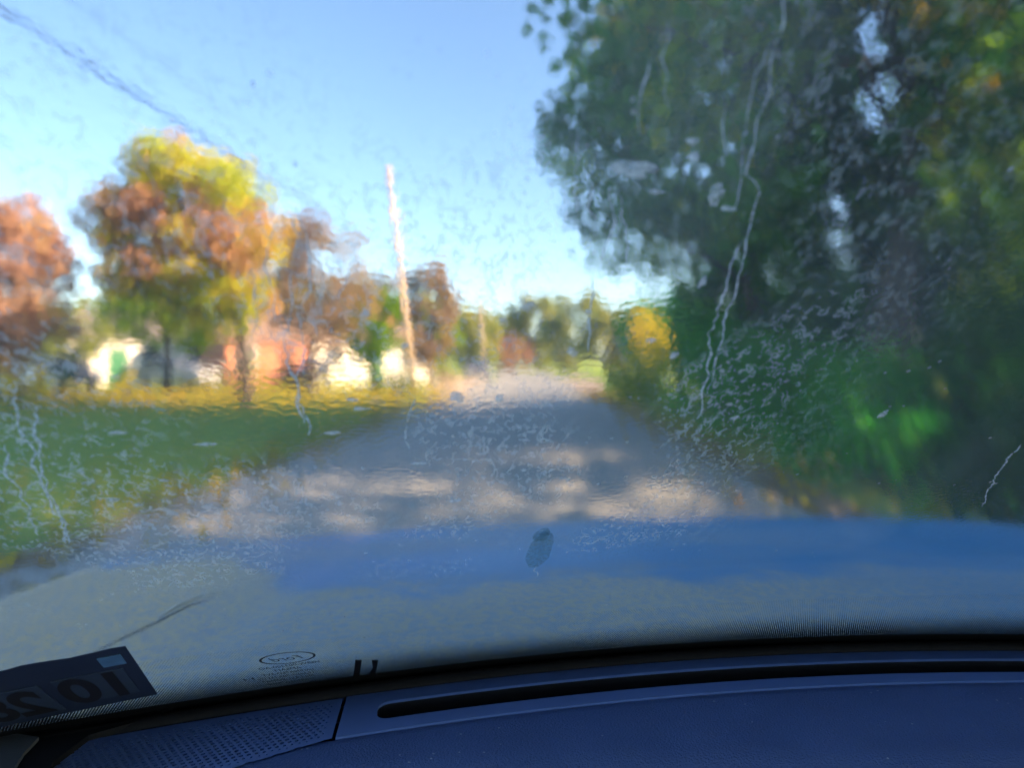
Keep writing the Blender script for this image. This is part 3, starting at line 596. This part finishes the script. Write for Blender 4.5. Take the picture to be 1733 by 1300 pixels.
for i, a in enumerate([(1075, 308, 80, 26), (1183, 285, 18, 14), (1222, 350, 26, 34), (1195, 494, 12, 20), (1145, 618, 12, 12), (1106, 592, 18, 8), (776, 689, 26, 18), (848, 688, 16, 12), (974, 612, 18, 16), (896, 536, 24, 18),
                       (855, 560, 18, 8), (622, 550, 12, 12), (688, 604, 12, 10), (195, 749, 34, 6), (190, 860, 20, 8), (150, 832, 22, 5), (135, 815, 12, 8), (232, 868, 16, 5), (345, 768, 40, 4), (275, 828, 14, 5), (600, 693, 22, 6), (610, 708, 30, 6),
                       (565, 748, 26, 7), (240, 428, 18, 10), (225, 318, 18, 10), (500, 300, 9, 9), (428, 165, 9, 9), (710, 798, 30, 4), (770, 860, 16, 6), (1000, 545, 10, 8), (1500, 712, 10, 12), (1250, 720, 14, 8), (930, 700, 22, 5), (1180, 258, 26, 12), (1120, 345, 26, 8), (1240, 372, 30, 9)]):
    drop(*a, 700 + i)
M['wiped'] = film_mat('cleared_spot', (0.08, 0.24, 0.27), 0.36)
drop(914, 940, 40, 64, 791, 'wiped', 0.12); drop(917, 916, 26, 22, 793, 'wiped', 0.2)
streak([(908, 966), (906, 974), (914, 978), (916, 985)], 0.0006, 795)

# dotted ceramic band at the foot of the glass
def frit_mat():
    m, n, l = new_mat('ceramic_dots'); uv = n.new('ShaderNodeUVMap'); uv.uv_map = 'UVMap'
    sx = n.new('ShaderNodeSeparateXYZ'); l.new(uv.outputs[0], sx.inputs[0]); T = sx.outputs[1]
    p = 0.0022
    a = math_n(n, l, 'MULTIPLY', sx.outputs[0], 2 * math.pi / p); b = math_n(n, l, 'MULTIPLY', T, 2 * math.pi / (p * 2.2))
    d = math_n(n, l, 'ADD', math_n(n, l, 'MULTIPLY', math_n(n, l, 'SINE', a), math_n(n, l, 'SINE', b)), 0.0)
    no = nd(n, 'TexNoise', Scale=300, Detail=2); l.new(uv.outputs[0], no.inputs[0])
    no2 = nd(n, 'TexNoise', Scale=7, Detail=2); l.new(uv.outputs[0], no2.inputs[0])
    te = math_n(n, l, 'ADD', T, math_n(n, l, 'MULTIPLY', math_n(n, l, 'SUBTRACT', no2.outputs[0], 0.5), 0.05))
    thr = n.new('ShaderNodeMapRange'); thr.inputs[1].default_value = 0.02; thr.inputs[2].default_value = 0.125; thr.inputs[3].default_value = -0.75; thr.inputs[4].default_value = 0.95; l.new(te, thr.inputs[0])
    dd = math_n(n, l, 'ADD', d, math_n(n, l, 'MULTIPLY', math_n(n, l, 'SUBTRACT', no.outputs[0], 0.5), 0.9))
    dots = sstep(n, l, math_n(n, l, 'SUBTRACT', dd, thr.outputs[0]), -0.5, 0.5)
    solid = math_n(n, l, 'LESS_THAN', T, 0.012); fac = math_n(n, l, 'MAXIMUM', dots, solid)
    bl = nd(n, 'BsdfPrincipled', Roughness=0.5); bl.inputs['Base Color'].default_value = (0.008, 0.009, 0.011, 1); bl.inputs['Specular IOR Level'].default_value = 0.2
    tp = n.new('ShaderNodeBsdfTransparent'); mx = n.new('ShaderNodeMixShader'); l.new(fac, mx.inputs[0]); l.new(tp.outputs[0], mx.inputs[1]); l.new(bl.outputs[0], mx.inputs[2])
    o = n.new('ShaderNodeOutputMaterial'); l.new(mx.outputs[0], o.inputs[0]); return m
def patch_on_glass(name, xs, ts, off, mat, parent, top=None):
    """a sheet following the inside of the glass, xs by ts, with uv = metres"""
    v = []; uvs = []; w = len(xs)
    for j, t in enumerate(ts):
        for x in xs: v.append(S(x, t, off)); uvs.append((x, t))
    f = [(j * w + i, j * w + i + 1, (j + 1) * w + i + 1, (j + 1) * w + i) for j in range(len(ts) - 1) for i in range(w - 1)]
    me = bpy.data.meshes.new(name); me.from_pydata([tuple(p) for p in v], [], f); me.update(); o = link(name, me, mat, parent)
    u = me.uv_layers.new(name='UVMap')
    for lp in me.loops: u.data[lp.index].uv = uvs[lp.vertex_index]
    return o
patch_on_glass('frit_band', np.linspace(CX - 0.8, CX + 0.8, 90), np.linspace(-0.05, 0.17, 10), -0.0006, frit_mat(), wind)
M['ink'] = plain('black_ink', (0.008, 0.009, 0.012), None, 0.6, spec=0.2)
def ink_poly(name, pts, off=-0.0011):
    G = [on_glass(*p) for p in pts]; n = len(G)
    v = [S(x, t, off) for x, t in G] + [S(x, t, off - 0.0003) for x, t in G]
    f = [tuple(range(n)), tuple(range(n, 2 * n))[::-1]] + [(i, (i + 1) % n, n + (i + 1) % n, n + i) for i in range(n)]
    return mesh(name, v, f, M['ink'], wind)
ink_poly('antenna_tab', [(601, 1115), (612, 1115), (610, 1132), (607, 1145), (609, 1157), (597, 1159), (598, 1140), (600, 1126)])
ink_poly('antenna_tab', [(629, 1115), (640, 1115), (638, 1126), (635, 1136), (637, 1142), (633, 1152), (626, 1154), (628, 1142), (625, 1137), (631, 1128)])
def print_text(name, s, px, py, height, off=-0.0011, width=None, shear=0.0, mat='ink', parent=None, slope=0.0):
    """lettering printed to be read from outside, so it shows mirrored from the seat; centred at a point of the glass"""
    cu = bpy.data.curves.new('lettering', 'FONT'); cu.body = s; cu.size = 1; cu.align_x = 'CENTER'; cu.resolution_u = 3; cu.shear = shear
    ob = bpy.data.objects.new('lettering', cu); col.objects.link(ob); dg = bpy.context.evaluated_depsgraph_get()
    me = bpy.data.meshes.new_from_object(ob.evaluated_get(dg)); bpy.data.objects.remove(ob); bpy.data.curves.remove(cu)
    co = np.empty(len(me.vertices) * 3); me.vertices.foreach_get('co', co); co = co.reshape(-1, 3); me.materials.clear()
    x0, t0 = on_glass(px, py); sxx = height if width is None else width / max(1e-6, np.ptp(co[:, 0]))
    for i, v in enumerate(me.vertices): v.co = S(x0 - co[i, 0] * sxx, t0 + (co[i, 1] - 0.35) * height - slope * co[i, 0] * sxx, off)
    return link(name, me, M[mat], parent or wind)
# maker's mark: an oval with script, then small lines of print
def oval(px, py, rx, rt, w):
    x0, t0 = on_glass(px, py); v = []; k = 40
    for r_ in (1.0, 1 - w):
        for j in range(k):
            a = 2 * math.pi * j / k; v.append(S(x0 + rx * r_ * math.cos(a), t0 + rt * (r_ if r_ == 1 else 1 - w * 1.2) * math.sin(a), -0.0011))
    mesh('emblem_ring', v, [(j, (j + 1) % k, k + (j + 1) % k, k + j) for j in range(k)], M['ink'], wind)
oval(487, 1112, 0.0205, 0.0200, 0.09)
print_text('emblem_script', 'Ford', 487, 1112, 0.020, width=0.024, shear=0.35)
LINES = [('HS8W-003200-AO', 490, 1124, 0.046), ('AMSAM', 487, 1130.5, 0.020), ('LAMINATED AVT', 488, 1136, 0.040), ('TRANSP 70% M3 CV', 485, 1142, 0.046), ('MIN AS1 SOMART', 484, 1147.5, 0.046), ('TRIUMPH A MADE IN U', 482, 1153, 0.050), ('TOUGH-D SGA', 494, 1159, 0.034)]
for s, px, py, w in LINES: print_text('small_print', s, px, py, 0.0125, width=w)
print_text('small_print', 'E4  43R', 545, 1149, 0.010, width=0.022)
print_text('small_print', 'H', 421, 1148, 0.011, width=0.008)

# inspection sticker (a thing of its own, stuck inside the lower left corner)
def sticker():
    e = empty('inspection_sticker', (0, 0, 0), TH)
    M['sticker_back'] = plain('sticker_back', (0.020, 0.036, 0.085), (0.014, 0.028, 0.07), 0.5, 30)
    M['sticker_print'] = plain('sticker_print', (0.008, 0.010, 0.018), None, 0.6)
    M['sticker_box'] = plain('sticker_box', (0.034, 0.062, 0.12), (0.028, 0.05, 0.10), 0.5, 30)
    M['sticker_label'] = plain('sticker_label', (0.09, 0.24, 0.50), (0.06, 0.17, 0.38), 0.5, 60)
    A, B, C_ = on_glass(213, 1092), on_glass(267, 1173), on_glass(0, 1132)
    A, B, C_ = (Vector((*q, 0)) for q in (A, B, C_))
    ux = (C_ - A); ux = ux / ux.length; L = 0.122; uy = (B - A)
    def P(u, v, off): q = A + ux * (u * L) + uy * v; return S(q.x, q.y, off)
    def sheet(name, u0, u1, v0, v1, off, mat, n=8, par=e, edge=0):
        r_ = np.random.default_rng(5); top = r_.normal(0, edge, n + 1) if edge else np.zeros(n + 1)
        v = []
        for th in (0, -0.0003):
            for i in range(n + 1):
                u = u0 + (u1 - u0) * i / n; v += [P(u, v0 + top[i], off + th), P(u, v1, off + th)]
        m_ = 2 * (n + 1); f = []
        for i in range(n):
            a = 2 * i; f += [(a, a + 1, a + 3, a + 2), (m_ + a, m_ + a + 2, m_ + a + 3, m_ + a + 1), (a, a + 2, m_ + a + 2, m_ + a), (a + 1, m_ + a + 1, m_ + a + 3, a + 3)]
        f += [(0, m_, m_ + 1, 1), (2 * n, 2 * n + 1, m_ + 2 * n + 1, m_ + 2 * n)]
        return mesh(name, v, f, M[mat], par)
    sheet('backing', 0, 1, 0, 1, -0.0010, 'sticker_back', 14, edge=0.012)
    sheet('month_box', 0.08, 0.46, 0.32, 0.84, -0.0016, 'sticker_box'); sheet('year_box', 0.53, 0.97, 0.34, 0.90, -0.0016, 'sticker_box')
    sheet('pale_label', 0.045, 0.165, 0.09, 0.25, -0.0016, 'sticker_label')
    def num(s, u, v, hgt, wid):
        cu = bpy.data.curves.new('num', 'FONT'); cu.body = s; cu.size = 1; cu.align_x = 'CENTER'; cu.offset = 0.03
        ob = bpy.data.objects.new('num', cu); col.objects.link(ob); dg = bpy.context.evaluated_depsgraph_get()
        me = bpy.data.meshes.new_from_object(ob.evaluated_get(dg)); bpy.data.objects.remove(ob); bpy.data.curves.remove(cu); me.materials.clear()
        co = np.array([tuple(q.co) for q in me.vertices]); wn_ = np.ptp(co[:, 0])
        for i, q in enumerate(me.vertices): q.co = P(u + co[i, 0] / wn_ * wid, v - (co[i, 1] - 0.35) * hgt, -0.0023)
        link('numerals', me, M['sticker_print'], e)
    num('10', 0.27, 0.58, 0.68, 0.33); num('28', 0.75, 0.62, 0.68, 0.36)
    tag(e, 'dark navy inspection sticker with mirrored 10 in the lower left windshield corner', 'sticker')
sticker()

# ---- dashboard
M['dash'] = plain('dash_vinyl', (0.045, 0.085, 0.225), (0.038, 0.073, 0.195), 0.55, 20, 0.0020, 520, spec=0.4)
M['dash_panel'] = plain('dash_panel', (0.085, 0.145, 0.34), (0.078, 0.133, 0.31), 0.45, 12, 0.0002, 1200, spec=0.45)
M['black_plastic'] = plain('black_plastic', (0.010, 0.010, 0.012), None, 0.7, 30, spec=0.2)
M['grey_trim'] = plain('grey_trim', (0.10, 0.11, 0.12), (0.08, 0.09, 0.10), 0.7, 30, 0.0004, 600)
M['headliner'] = plain('headliner', (0.16, 0.16, 0.16), None, 0.95)
def add_specks(m):
    n, l = m.node_tree.nodes, m.node_tree.links; b = next(q for q in n if q.type == 'BSDF_PRINCIPLED'); old = b.inputs['Base Color'].links[0].from_socket
    tc = n.new('ShaderNodeTexCoord'); vo = nd(n, 'TexVoronoi', Scale=85); l.new(tc.outputs['Object'], vo.inputs['Vector']); no = nd(n, 'TexNoise', Scale=23, Detail=1); l.new(tc.outputs['Object'], no.inputs[0])
    f_ = math_n(n, l, 'MULTIPLY', math_n(n, l, 'LESS_THAN', vo.outputs['Distance'], 0.08), math_n(n, l, 'GREATER_THAN', no.outputs[0], 0.52))
    mx = n.new('ShaderNodeMix'); mx.data_type = 'RGBA'; l.new(math_n(n, l, 'MULTIPLY', f_, 0.5), mx.inputs[0]); l.new(old, mx.inputs[6]); mx.inputs[7].default_value = (0.5, 0.52, 0.55, 1); l.new(mx.outputs[2], b.inputs['Base Color'])
add_specks(M['dash'])
crease = lambda x: min(0.20, max(0.085, 0.125 + 0.17 * (x + 0.05)))
def dz(x, s):
    """height of the dashboard top, s metres behind its front edge"""
    c = crease(x); z = 0.938
    if s > c: z -= (s - c) * 0.42 * min(1, (s - c) / 0.02) 
    return z - 2.2 * max(0, s - 0.38) ** 2
def dash_grid(name, x0, x1, s0, s1, nx, ns, mat, parent, up=0.0, skirt=0.02, hole=None):
    v = []; f = []; w = nx + 1
    for j in range(ns + 1):
        for i in range(nx + 1):
            x = x0 + (x1 - x0) * i / nx; s = s0 + (s1 - s0) * j / ns
            v.append((x, yd(x) - s, dz(x, s) + up))
    for j in range(ns):
        for i in range(nx):
            a = j * w + i
            if hole and hole(x0 + (x1 - x0) * (i + 0.5) / nx, s0 + (s1 - s0) * (j + 0.5) / ns): continue
            f.append((a, a + w, a + w + 1, a + 1))
    n0 = len(v); border = list(range(w)) + [j * w + nx for j in range(1, ns + 1)] + [ns * w + i for i in range(nx - 1, -1, -1)] + [j * w for j in range(ns - 1, 0, -1)]
    v += [(v[b][0], v[b][1], v[b][2] - skirt) for b in border]; k = len(border)
    for i in range(k): f.append((border[i], border[(i + 1) % k], n0 + (i + 1) % k, n0 + i))
    return mesh(name, v, f, mat, parent, False)
dash = empty('dashboard', (0, 0, 0), 0, own)
SEAM = -0.088
XMIN, XMAX = CX - 0.82, CX + 0.82
# main top pad: behind the panels (s > 0.079), and under them a dark well
top = dash_grid('top_pad', XMIN, XMAX, 0.0795, 0.62, 120, 60, M['dash'], dash, 0, 0.10)
for p in top.data.polygons: p.use_smooth = True
dash_grid('well', XMIN, XMAX, -0.03, 0.09, 60, 3, M['black_plastic'], dash, -0.035, 0.05)
# defroster panel with its long slot, cut with rounded ends
def slot_panel():
    x0, x1 = SEAM + 0.0015, XMAX - 0.16; s_in, s_out = 0.026, 0.056; xs0, xs1 = -0.056, x1 - 0.05; rr = 0.011
    xs = list(np.linspace(x0, xs0, 6)) + list(xs0 + rr * (1 - np.cos(np.linspace(0.25, math.pi / 2, 6)))) + list(np.linspace(xs0 + rr, xs1 - rr, 70)[1:]) + list(xs1 - rr * (1 - np.sin(np.linspace(0, math.pi / 2, 6))))[1:] + list(np.linspace(xs1, x1, 5)[1:])
    def lim(x):
        if x <= xs0 or x >= xs1: return None
        d = min(x - xs0, xs1 - x); k = 1.0 if d >= rr else math.sqrt(max(0, 1 - ((rr - d) / rr) ** 2))
        m_ = (s_in + s_out) / 2; h_ = (s_out - s_in) / 2; h_ = h_ - rr + rr * k
        return m_ - h_, m_ + h_
    mid = (s_in + s_out) / 2; v = []; f = []
    P = lambda x, s, z=0.0: (x, yd(x) - s, dz(x, s) + 0.0012 + z)
    rows = []; mi_ = []
    for x in xs:
        L = lim(x) or (mid, mid); b = len(v)
        # front edge (rolled down), lip, slot wall down | slot wall up, lip, rear edge, rolled down
        v += [P(x, 0.0, -0.012), P(x, 0.0, -0.002), P(x, 0.0025), P(x, L[0] - 0.002 if lim(x) else mid), P(x, L[0], -0.0015 if lim(x) else 0), P(x, L[0] + (0.003 if lim(x) else 0), -0.03 if lim(x) else 0),
              P(x, L[1] - (0.001 if lim(x) else 0), -0.03 if lim(x) else 0), P(x, L[1], -0.0008 if lim(x) else 0), P(x, L[1] + 0.001 if lim(x) else mid), P(x, 0.0770), P(x, 0.0785, -0.0012), P(x, 0.0785, -0.012)]
        rows.append(b)
    for i in range(len(xs) - 1):
        a, c = rows[i], rows[i + 1]; op = lim(xs[i]) is not None or lim(xs[i + 1]) is not None
        for k in range(11):
            if k == 5 and op: continue
            f.append((a + k, c + k, c + k + 1, a + k + 1)); mi_.append(1 if k in (4, 6) and op else 0)
    e0 = [rows[0] + k for k in range(12)]; f.append(tuple(e0)); mi_.append(0)
    o = mesh('defroster_panel', v, f, [M['dash_panel'], M['black_plastic']], dash); o.data.polygons.foreach_set('material_index', mi_)
    bm = bmesh.new(); bm.from_mesh(o.data); bmesh.ops.remove_doubles(bm, verts=bm.verts, dist=1e-5); bmesh.ops.dissolve_degenerate(bm, edges=bm.edges, dist=1e-6); bmesh.ops.recalc_face_normals(bm, faces=bm.faces); bm.to_mesh(o.data); bm.free()
    if sum(p.normal.z * p.area for p in o.data.polygons) < 0: o.data.flip_normals()
    # a dark duct below and thin guide vanes across it
    for x in np.arange(xs0 + 0.04, xs1, 0.05):
        y = yd(x); z = dz(x, s_in)
        MB().box((x - 0.0008, y - s_out, z - 0.032), (x + 0.0008, y - s_in - 0.004, z - 0.016)).build('guide_vane', M['black_plastic'], o)
slot_panel()
# speaker grille: a sheet of hexagonal cells, each with a real hole
def grille():
    pitch = 0.0056; row = pitch * 0.866; v = []; f = []
    x0, x1, s0, s1 = XMIN + 0.05, SEAM - 0.0015, 0.004, 0.150
    R0 = pitch / math.sqrt(3)
    bound = lambda x: 0.078 + max(0, (SEAM - x)) * 0.30
    ns = int((s1 - s0) / row); nx = int((x1 - x0) / pitch)
    vid = {}
    def vert(x, s, z):
        x = min(max(x, x0), x1); s = min(max(s, s0), bound(x) - 0.001); k = (round(x * 1e5), round(s * 1e5), round(z * 1e5))
        if k not in vid: vid[k] = len(v); v.append((x, yd(x) - s, dz(x, s) + 0.0012 + z))
        return vid[k]
    for j in range(ns + 1):
        for i in range(nx + 1):
            cx = x1 - pitch * (i + 0.5 * (j % 2)); cs = s0 + row * j
            lim = bound(cx)
            if cs > lim or cx < x0 + pitch: continue
            e = min(cs - s0, lim - cs, (x1 - cx)); h = 0.0019 * min(1, 0.25 + max(0, e - 0.004) / 0.016)
            solid = e < 0.006
            out = []; inn = []; low = []
            for k in range(6):
                a = math.pi / 6 + k * math.pi / 3; ca, sa = math.cos(a), math.sin(a)
                out.append(vert(cx + R0 * ca, cs + R0 * sa, 0)); inn.append(vert(cx + h * ca, cs + h * sa, 0)); low.append(vert(cx + h * ca, cs + h * sa, -0.003))
            if solid: f.append(tuple(out)); continue
            for k in range(6):
                q = (k + 1) % 6; f.append((out[k], out[q], inn[q], inn[k])); f.append((inn[k], inn[q], low[q], low[k]))
    o = mesh('speaker_grille', v, f, M['dash_panel'], dash)
    if sum(p.normal.z * p.area for p in o.data.polygons) < 0: o.data.flip_normals()
grille()
# black tube put in for the dark gap between dashboard and glass
def lip():
    xs = np.linspace(XMIN, XMAX, 80)
    MB().tube([(x, yd(x) + 0.008, 0.936) for x in xs], 0.009, 8).build('dark_gap_strip', M['black_plastic'], own, True)
lip()
# grille pad below the boundary: fills between grille bound and top pad
# (the top pad already starts at s = 0.0795; the grille sits 1.2 mm proud of it)
# a black corner cover and the grey foot of the pillar at the far left
def on_dash(px, py, z):
    d = ray(px, py); k = (z - 1.25) / d.z; p = EYE + d * k; return p
cc = [on_dash(*p, 0.944) for p in ((-120, 1170), (0, 1205), (150, 1212), (300, 1196), (260, 1214), (150, 1245), (90, 1290), (60, 1340), (-120, 1340))]
n_ = len(cc); mesh('corner_cover', [tuple(p) for p in cc] + [(p.x, p.y, 0.90) for p in cc], [tuple(range(n_))[::-1], tuple(range(n_, 2 * n_))] + [(i, (i + 1) % n_, n_ + (i + 1) % n_, n_ + i) for i in range(n_)], M['black_plastic'], own)
cc = [on_dash(*p, 0.947) for p in ((-120, 1215), (0, 1238), (66, 1248), (40, 1275), (12, 1320), (-120, 1340))]
n_ = len(cc); mesh('pillar_foot', [tuple(p) for p in cc] + [(p.x, p.y, 0.90) for p in cc], [tuple(range(n_))[::-1], tuple(range(n_, 2 * n_))] + [(i, (i + 1) % n_, n_ + (i + 1) % n_, n_ + i) for i in range(n_)], M['grey_trim'], own)

# ---- hood
def hood_mat():
    m, n, l = new_mat('blue_hood_paint'); tc = n.new('ShaderNodeTexCoord'); sx = n.new('ShaderNodeSeparateXYZ'); l.new(tc.outputs['Object'], sx.inputs[0])
    b = nd(n, 'BsdfPrincipled'); b.inputs['Coat Roughness'].default_value = 0.2; b.inputs['Specular IOR Level'].default_value = 0.12
    no = nd(n, 'TexNoise', Scale=7, Detail=5, Distortion=0.4); l.new(tc.outputs['Object'], no.inputs[0]); n2 = nd(n, 'TexNoise', Scale=2.2, Detail=4); l.new(tc.outputs['Object'], n2.inputs[0])
    # film of dew and dust at the rear; tan left side paints reflected trees
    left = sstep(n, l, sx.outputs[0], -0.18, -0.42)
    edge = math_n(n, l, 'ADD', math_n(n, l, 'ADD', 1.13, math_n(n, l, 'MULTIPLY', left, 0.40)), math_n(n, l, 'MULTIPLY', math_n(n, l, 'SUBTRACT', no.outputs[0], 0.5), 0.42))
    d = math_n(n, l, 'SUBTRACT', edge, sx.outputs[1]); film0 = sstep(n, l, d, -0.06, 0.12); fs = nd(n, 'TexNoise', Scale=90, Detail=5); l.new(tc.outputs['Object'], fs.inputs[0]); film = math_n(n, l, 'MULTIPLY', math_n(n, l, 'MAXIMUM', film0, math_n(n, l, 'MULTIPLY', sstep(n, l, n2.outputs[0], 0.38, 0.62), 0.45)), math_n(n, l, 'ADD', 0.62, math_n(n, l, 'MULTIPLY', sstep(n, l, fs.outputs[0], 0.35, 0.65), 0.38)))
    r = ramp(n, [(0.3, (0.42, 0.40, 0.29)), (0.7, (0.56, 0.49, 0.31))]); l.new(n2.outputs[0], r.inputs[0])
    mx = n.new('ShaderNodeMix'); mx.data_type = 'RGBA'; thin = math_n(n, l, 'SUBTRACT', 0.88, math_n(n, l, 'MULTIPLY', sstep(n, l, sx.outputs[0], 0.25, 1.0), 0.55)); l.new(math_n(n, l, 'MULTIPLY', film, thin), mx.inputs[0]); mx.inputs[6].default_value = (0.035, 0.25, 0.52, 1); pm = n.new('ShaderNodeMix'); pm.data_type = 'RGBA'; l.new(math_n(n, l, 'MULTIPLY', left, 0.8), pm.inputs[0]); l.new(r.outputs[0], pm.inputs[6]); pm.inputs[7].default_value = (0.85, 0.61, 0.26, 1); l.new(pm.outputs[2], mx.inputs[7]); l.new(mx.outputs[2], b.inputs['Base Color'])  # left tan is painted reflection; film thinned at right for tree shade
    l.new(math_n(n, l, 'ADD', 0.45, math_n(n, l, 'MULTIPLY', film, 0.4)), b.inputs['Roughness']); l.new(math_n(n, l, 'MULTIPLY', math_n(n, l, 'SUBTRACT', 1.0, film), 0.0), b.inputs['Coat Weight'])
    o = n.new('ShaderNodeOutputMaterial'); l.new(b.outputs[0], o.inputs[0]); return m
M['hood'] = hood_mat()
def hz(x, y):
    a = abs(x - CX); z = 0.940 - 0.03 * (y - 0.85) - 0.07 * (y - 0.85) ** 2 - 0.010 * (a / 0.8) ** 3 + 0.014 * (x - CX) * (y - 0.85)
    cr = a - (0.62 - 0.10 * (y - 0.8)); z += 0.006 * (1 / (1 + math.exp(-cr / 0.012)) ) * -1
    return z
def hood():
    v = []; f = []; nx, ny = 110, 60; w = nx + 1
    for j in range(ny + 1):
        for i in range(nx + 1):
            x = CX - 1.05 + 2.10 * i / nx; q = j / ny; y0 = yb(x) + 0.012; y1 = 2.10 - 0.16 * ((x - CX) / 1.05) ** 2; y = y0 + (y1 - y0) * q
            v.append((x, y, hz(x, y) - 0.05 * max(0, (q - 0.93) / 0.07) ** 2 - 0.012 * max(0, 1 - q / 0.05)))
    for j in range(ny):
        for i in range(nx): a = j * w + i; f.append((a, a + 1, a + w + 1, a + w))
    border = list(range(w)) + [j * w + nx for j in range(1, ny + 1)] + [ny * w + i for i in range(nx - 1, -1, -1)] + [j * w for j in range(ny - 1, 0, -1)]; n0 = len(v); k = len(border)
    v += [(v[b][0] + (0.03 if v[b][0] > CX + 1.02 else (-0.03 if v[b][0] < CX - 1.02 else 0)), v[b][1] + (0.05 if b >= ny * w else 0), 0.42) for b in border]
    for i in range(k): f.append((border[i], n0 + i, n0 + (i + 1) % k, border[(i + 1) % k]))
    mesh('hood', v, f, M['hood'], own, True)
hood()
def crease_line(px, off, r, mat):  # draws a hood crease's highlight and dark line as thin coloured tubes
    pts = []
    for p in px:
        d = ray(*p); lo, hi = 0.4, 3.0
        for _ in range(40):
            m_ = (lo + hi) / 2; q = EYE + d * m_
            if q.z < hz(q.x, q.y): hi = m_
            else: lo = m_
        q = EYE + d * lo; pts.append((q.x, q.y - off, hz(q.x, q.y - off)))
    MB().tube(pts, [r * 0.3, r, r, r, r * 0.3], 8).build('painted_crease_line', mat, own, True)
M['crease_highlight'] = plain('painted_crease_highlight', (0.62, 0.58, 0.46), None, 0.35)  # pale colour stands for the highlight along the hood crease
crease_line([(268, 1043), (300, 1024), (330, 1011), (360, 1004), (392, 1001)], 0, 0.0035, M['crease_highlight'])
crease_line([(150, 1104), (215, 1072), (270, 1047), (320, 1022), (366, 1006)], 0.010, 0.0013, M['black_plastic'])
# ---- the rest of the cabin shell: pillars, roof, doors
for sgn, X_ in ((-1, XL), (1, XR)):
    e_ = 0.035 * sgn
    MB().tube([S(X_(t) + e_, t, -0.01) for t in np.linspace(-0.03, 0.99, 8)], [0.05, 0.045, 0.042, 0.04, 0.04, 0.04, 0.04, 0.045], 10).build('windshield_pillar', M['headliner'], own, True)
    MB().box((CX + sgn * 0.90 - 0.04, -1.6, 0.35), (CX + sgn * 0.90 + 0.04, 0.60, 0.93)).build('door', M['dash'], own)
rx0, rx1 = XL(0.95), XR(0.95); tp = S(CX, 0.985)
MB().box((rx0 - 0.12, -1.7, tp.z - 0.01), (rx1 + 0.12, yb(rx0) - 0.985 * math.cos(RK) + 0.03, tp.z + 0.06)).build('roof', M['headliner'], own)
for q in ((0, 0), (1733, 0), (0, 1240), (1733, 1077), (866, 650)): print('glass', q, on_glass(*q))
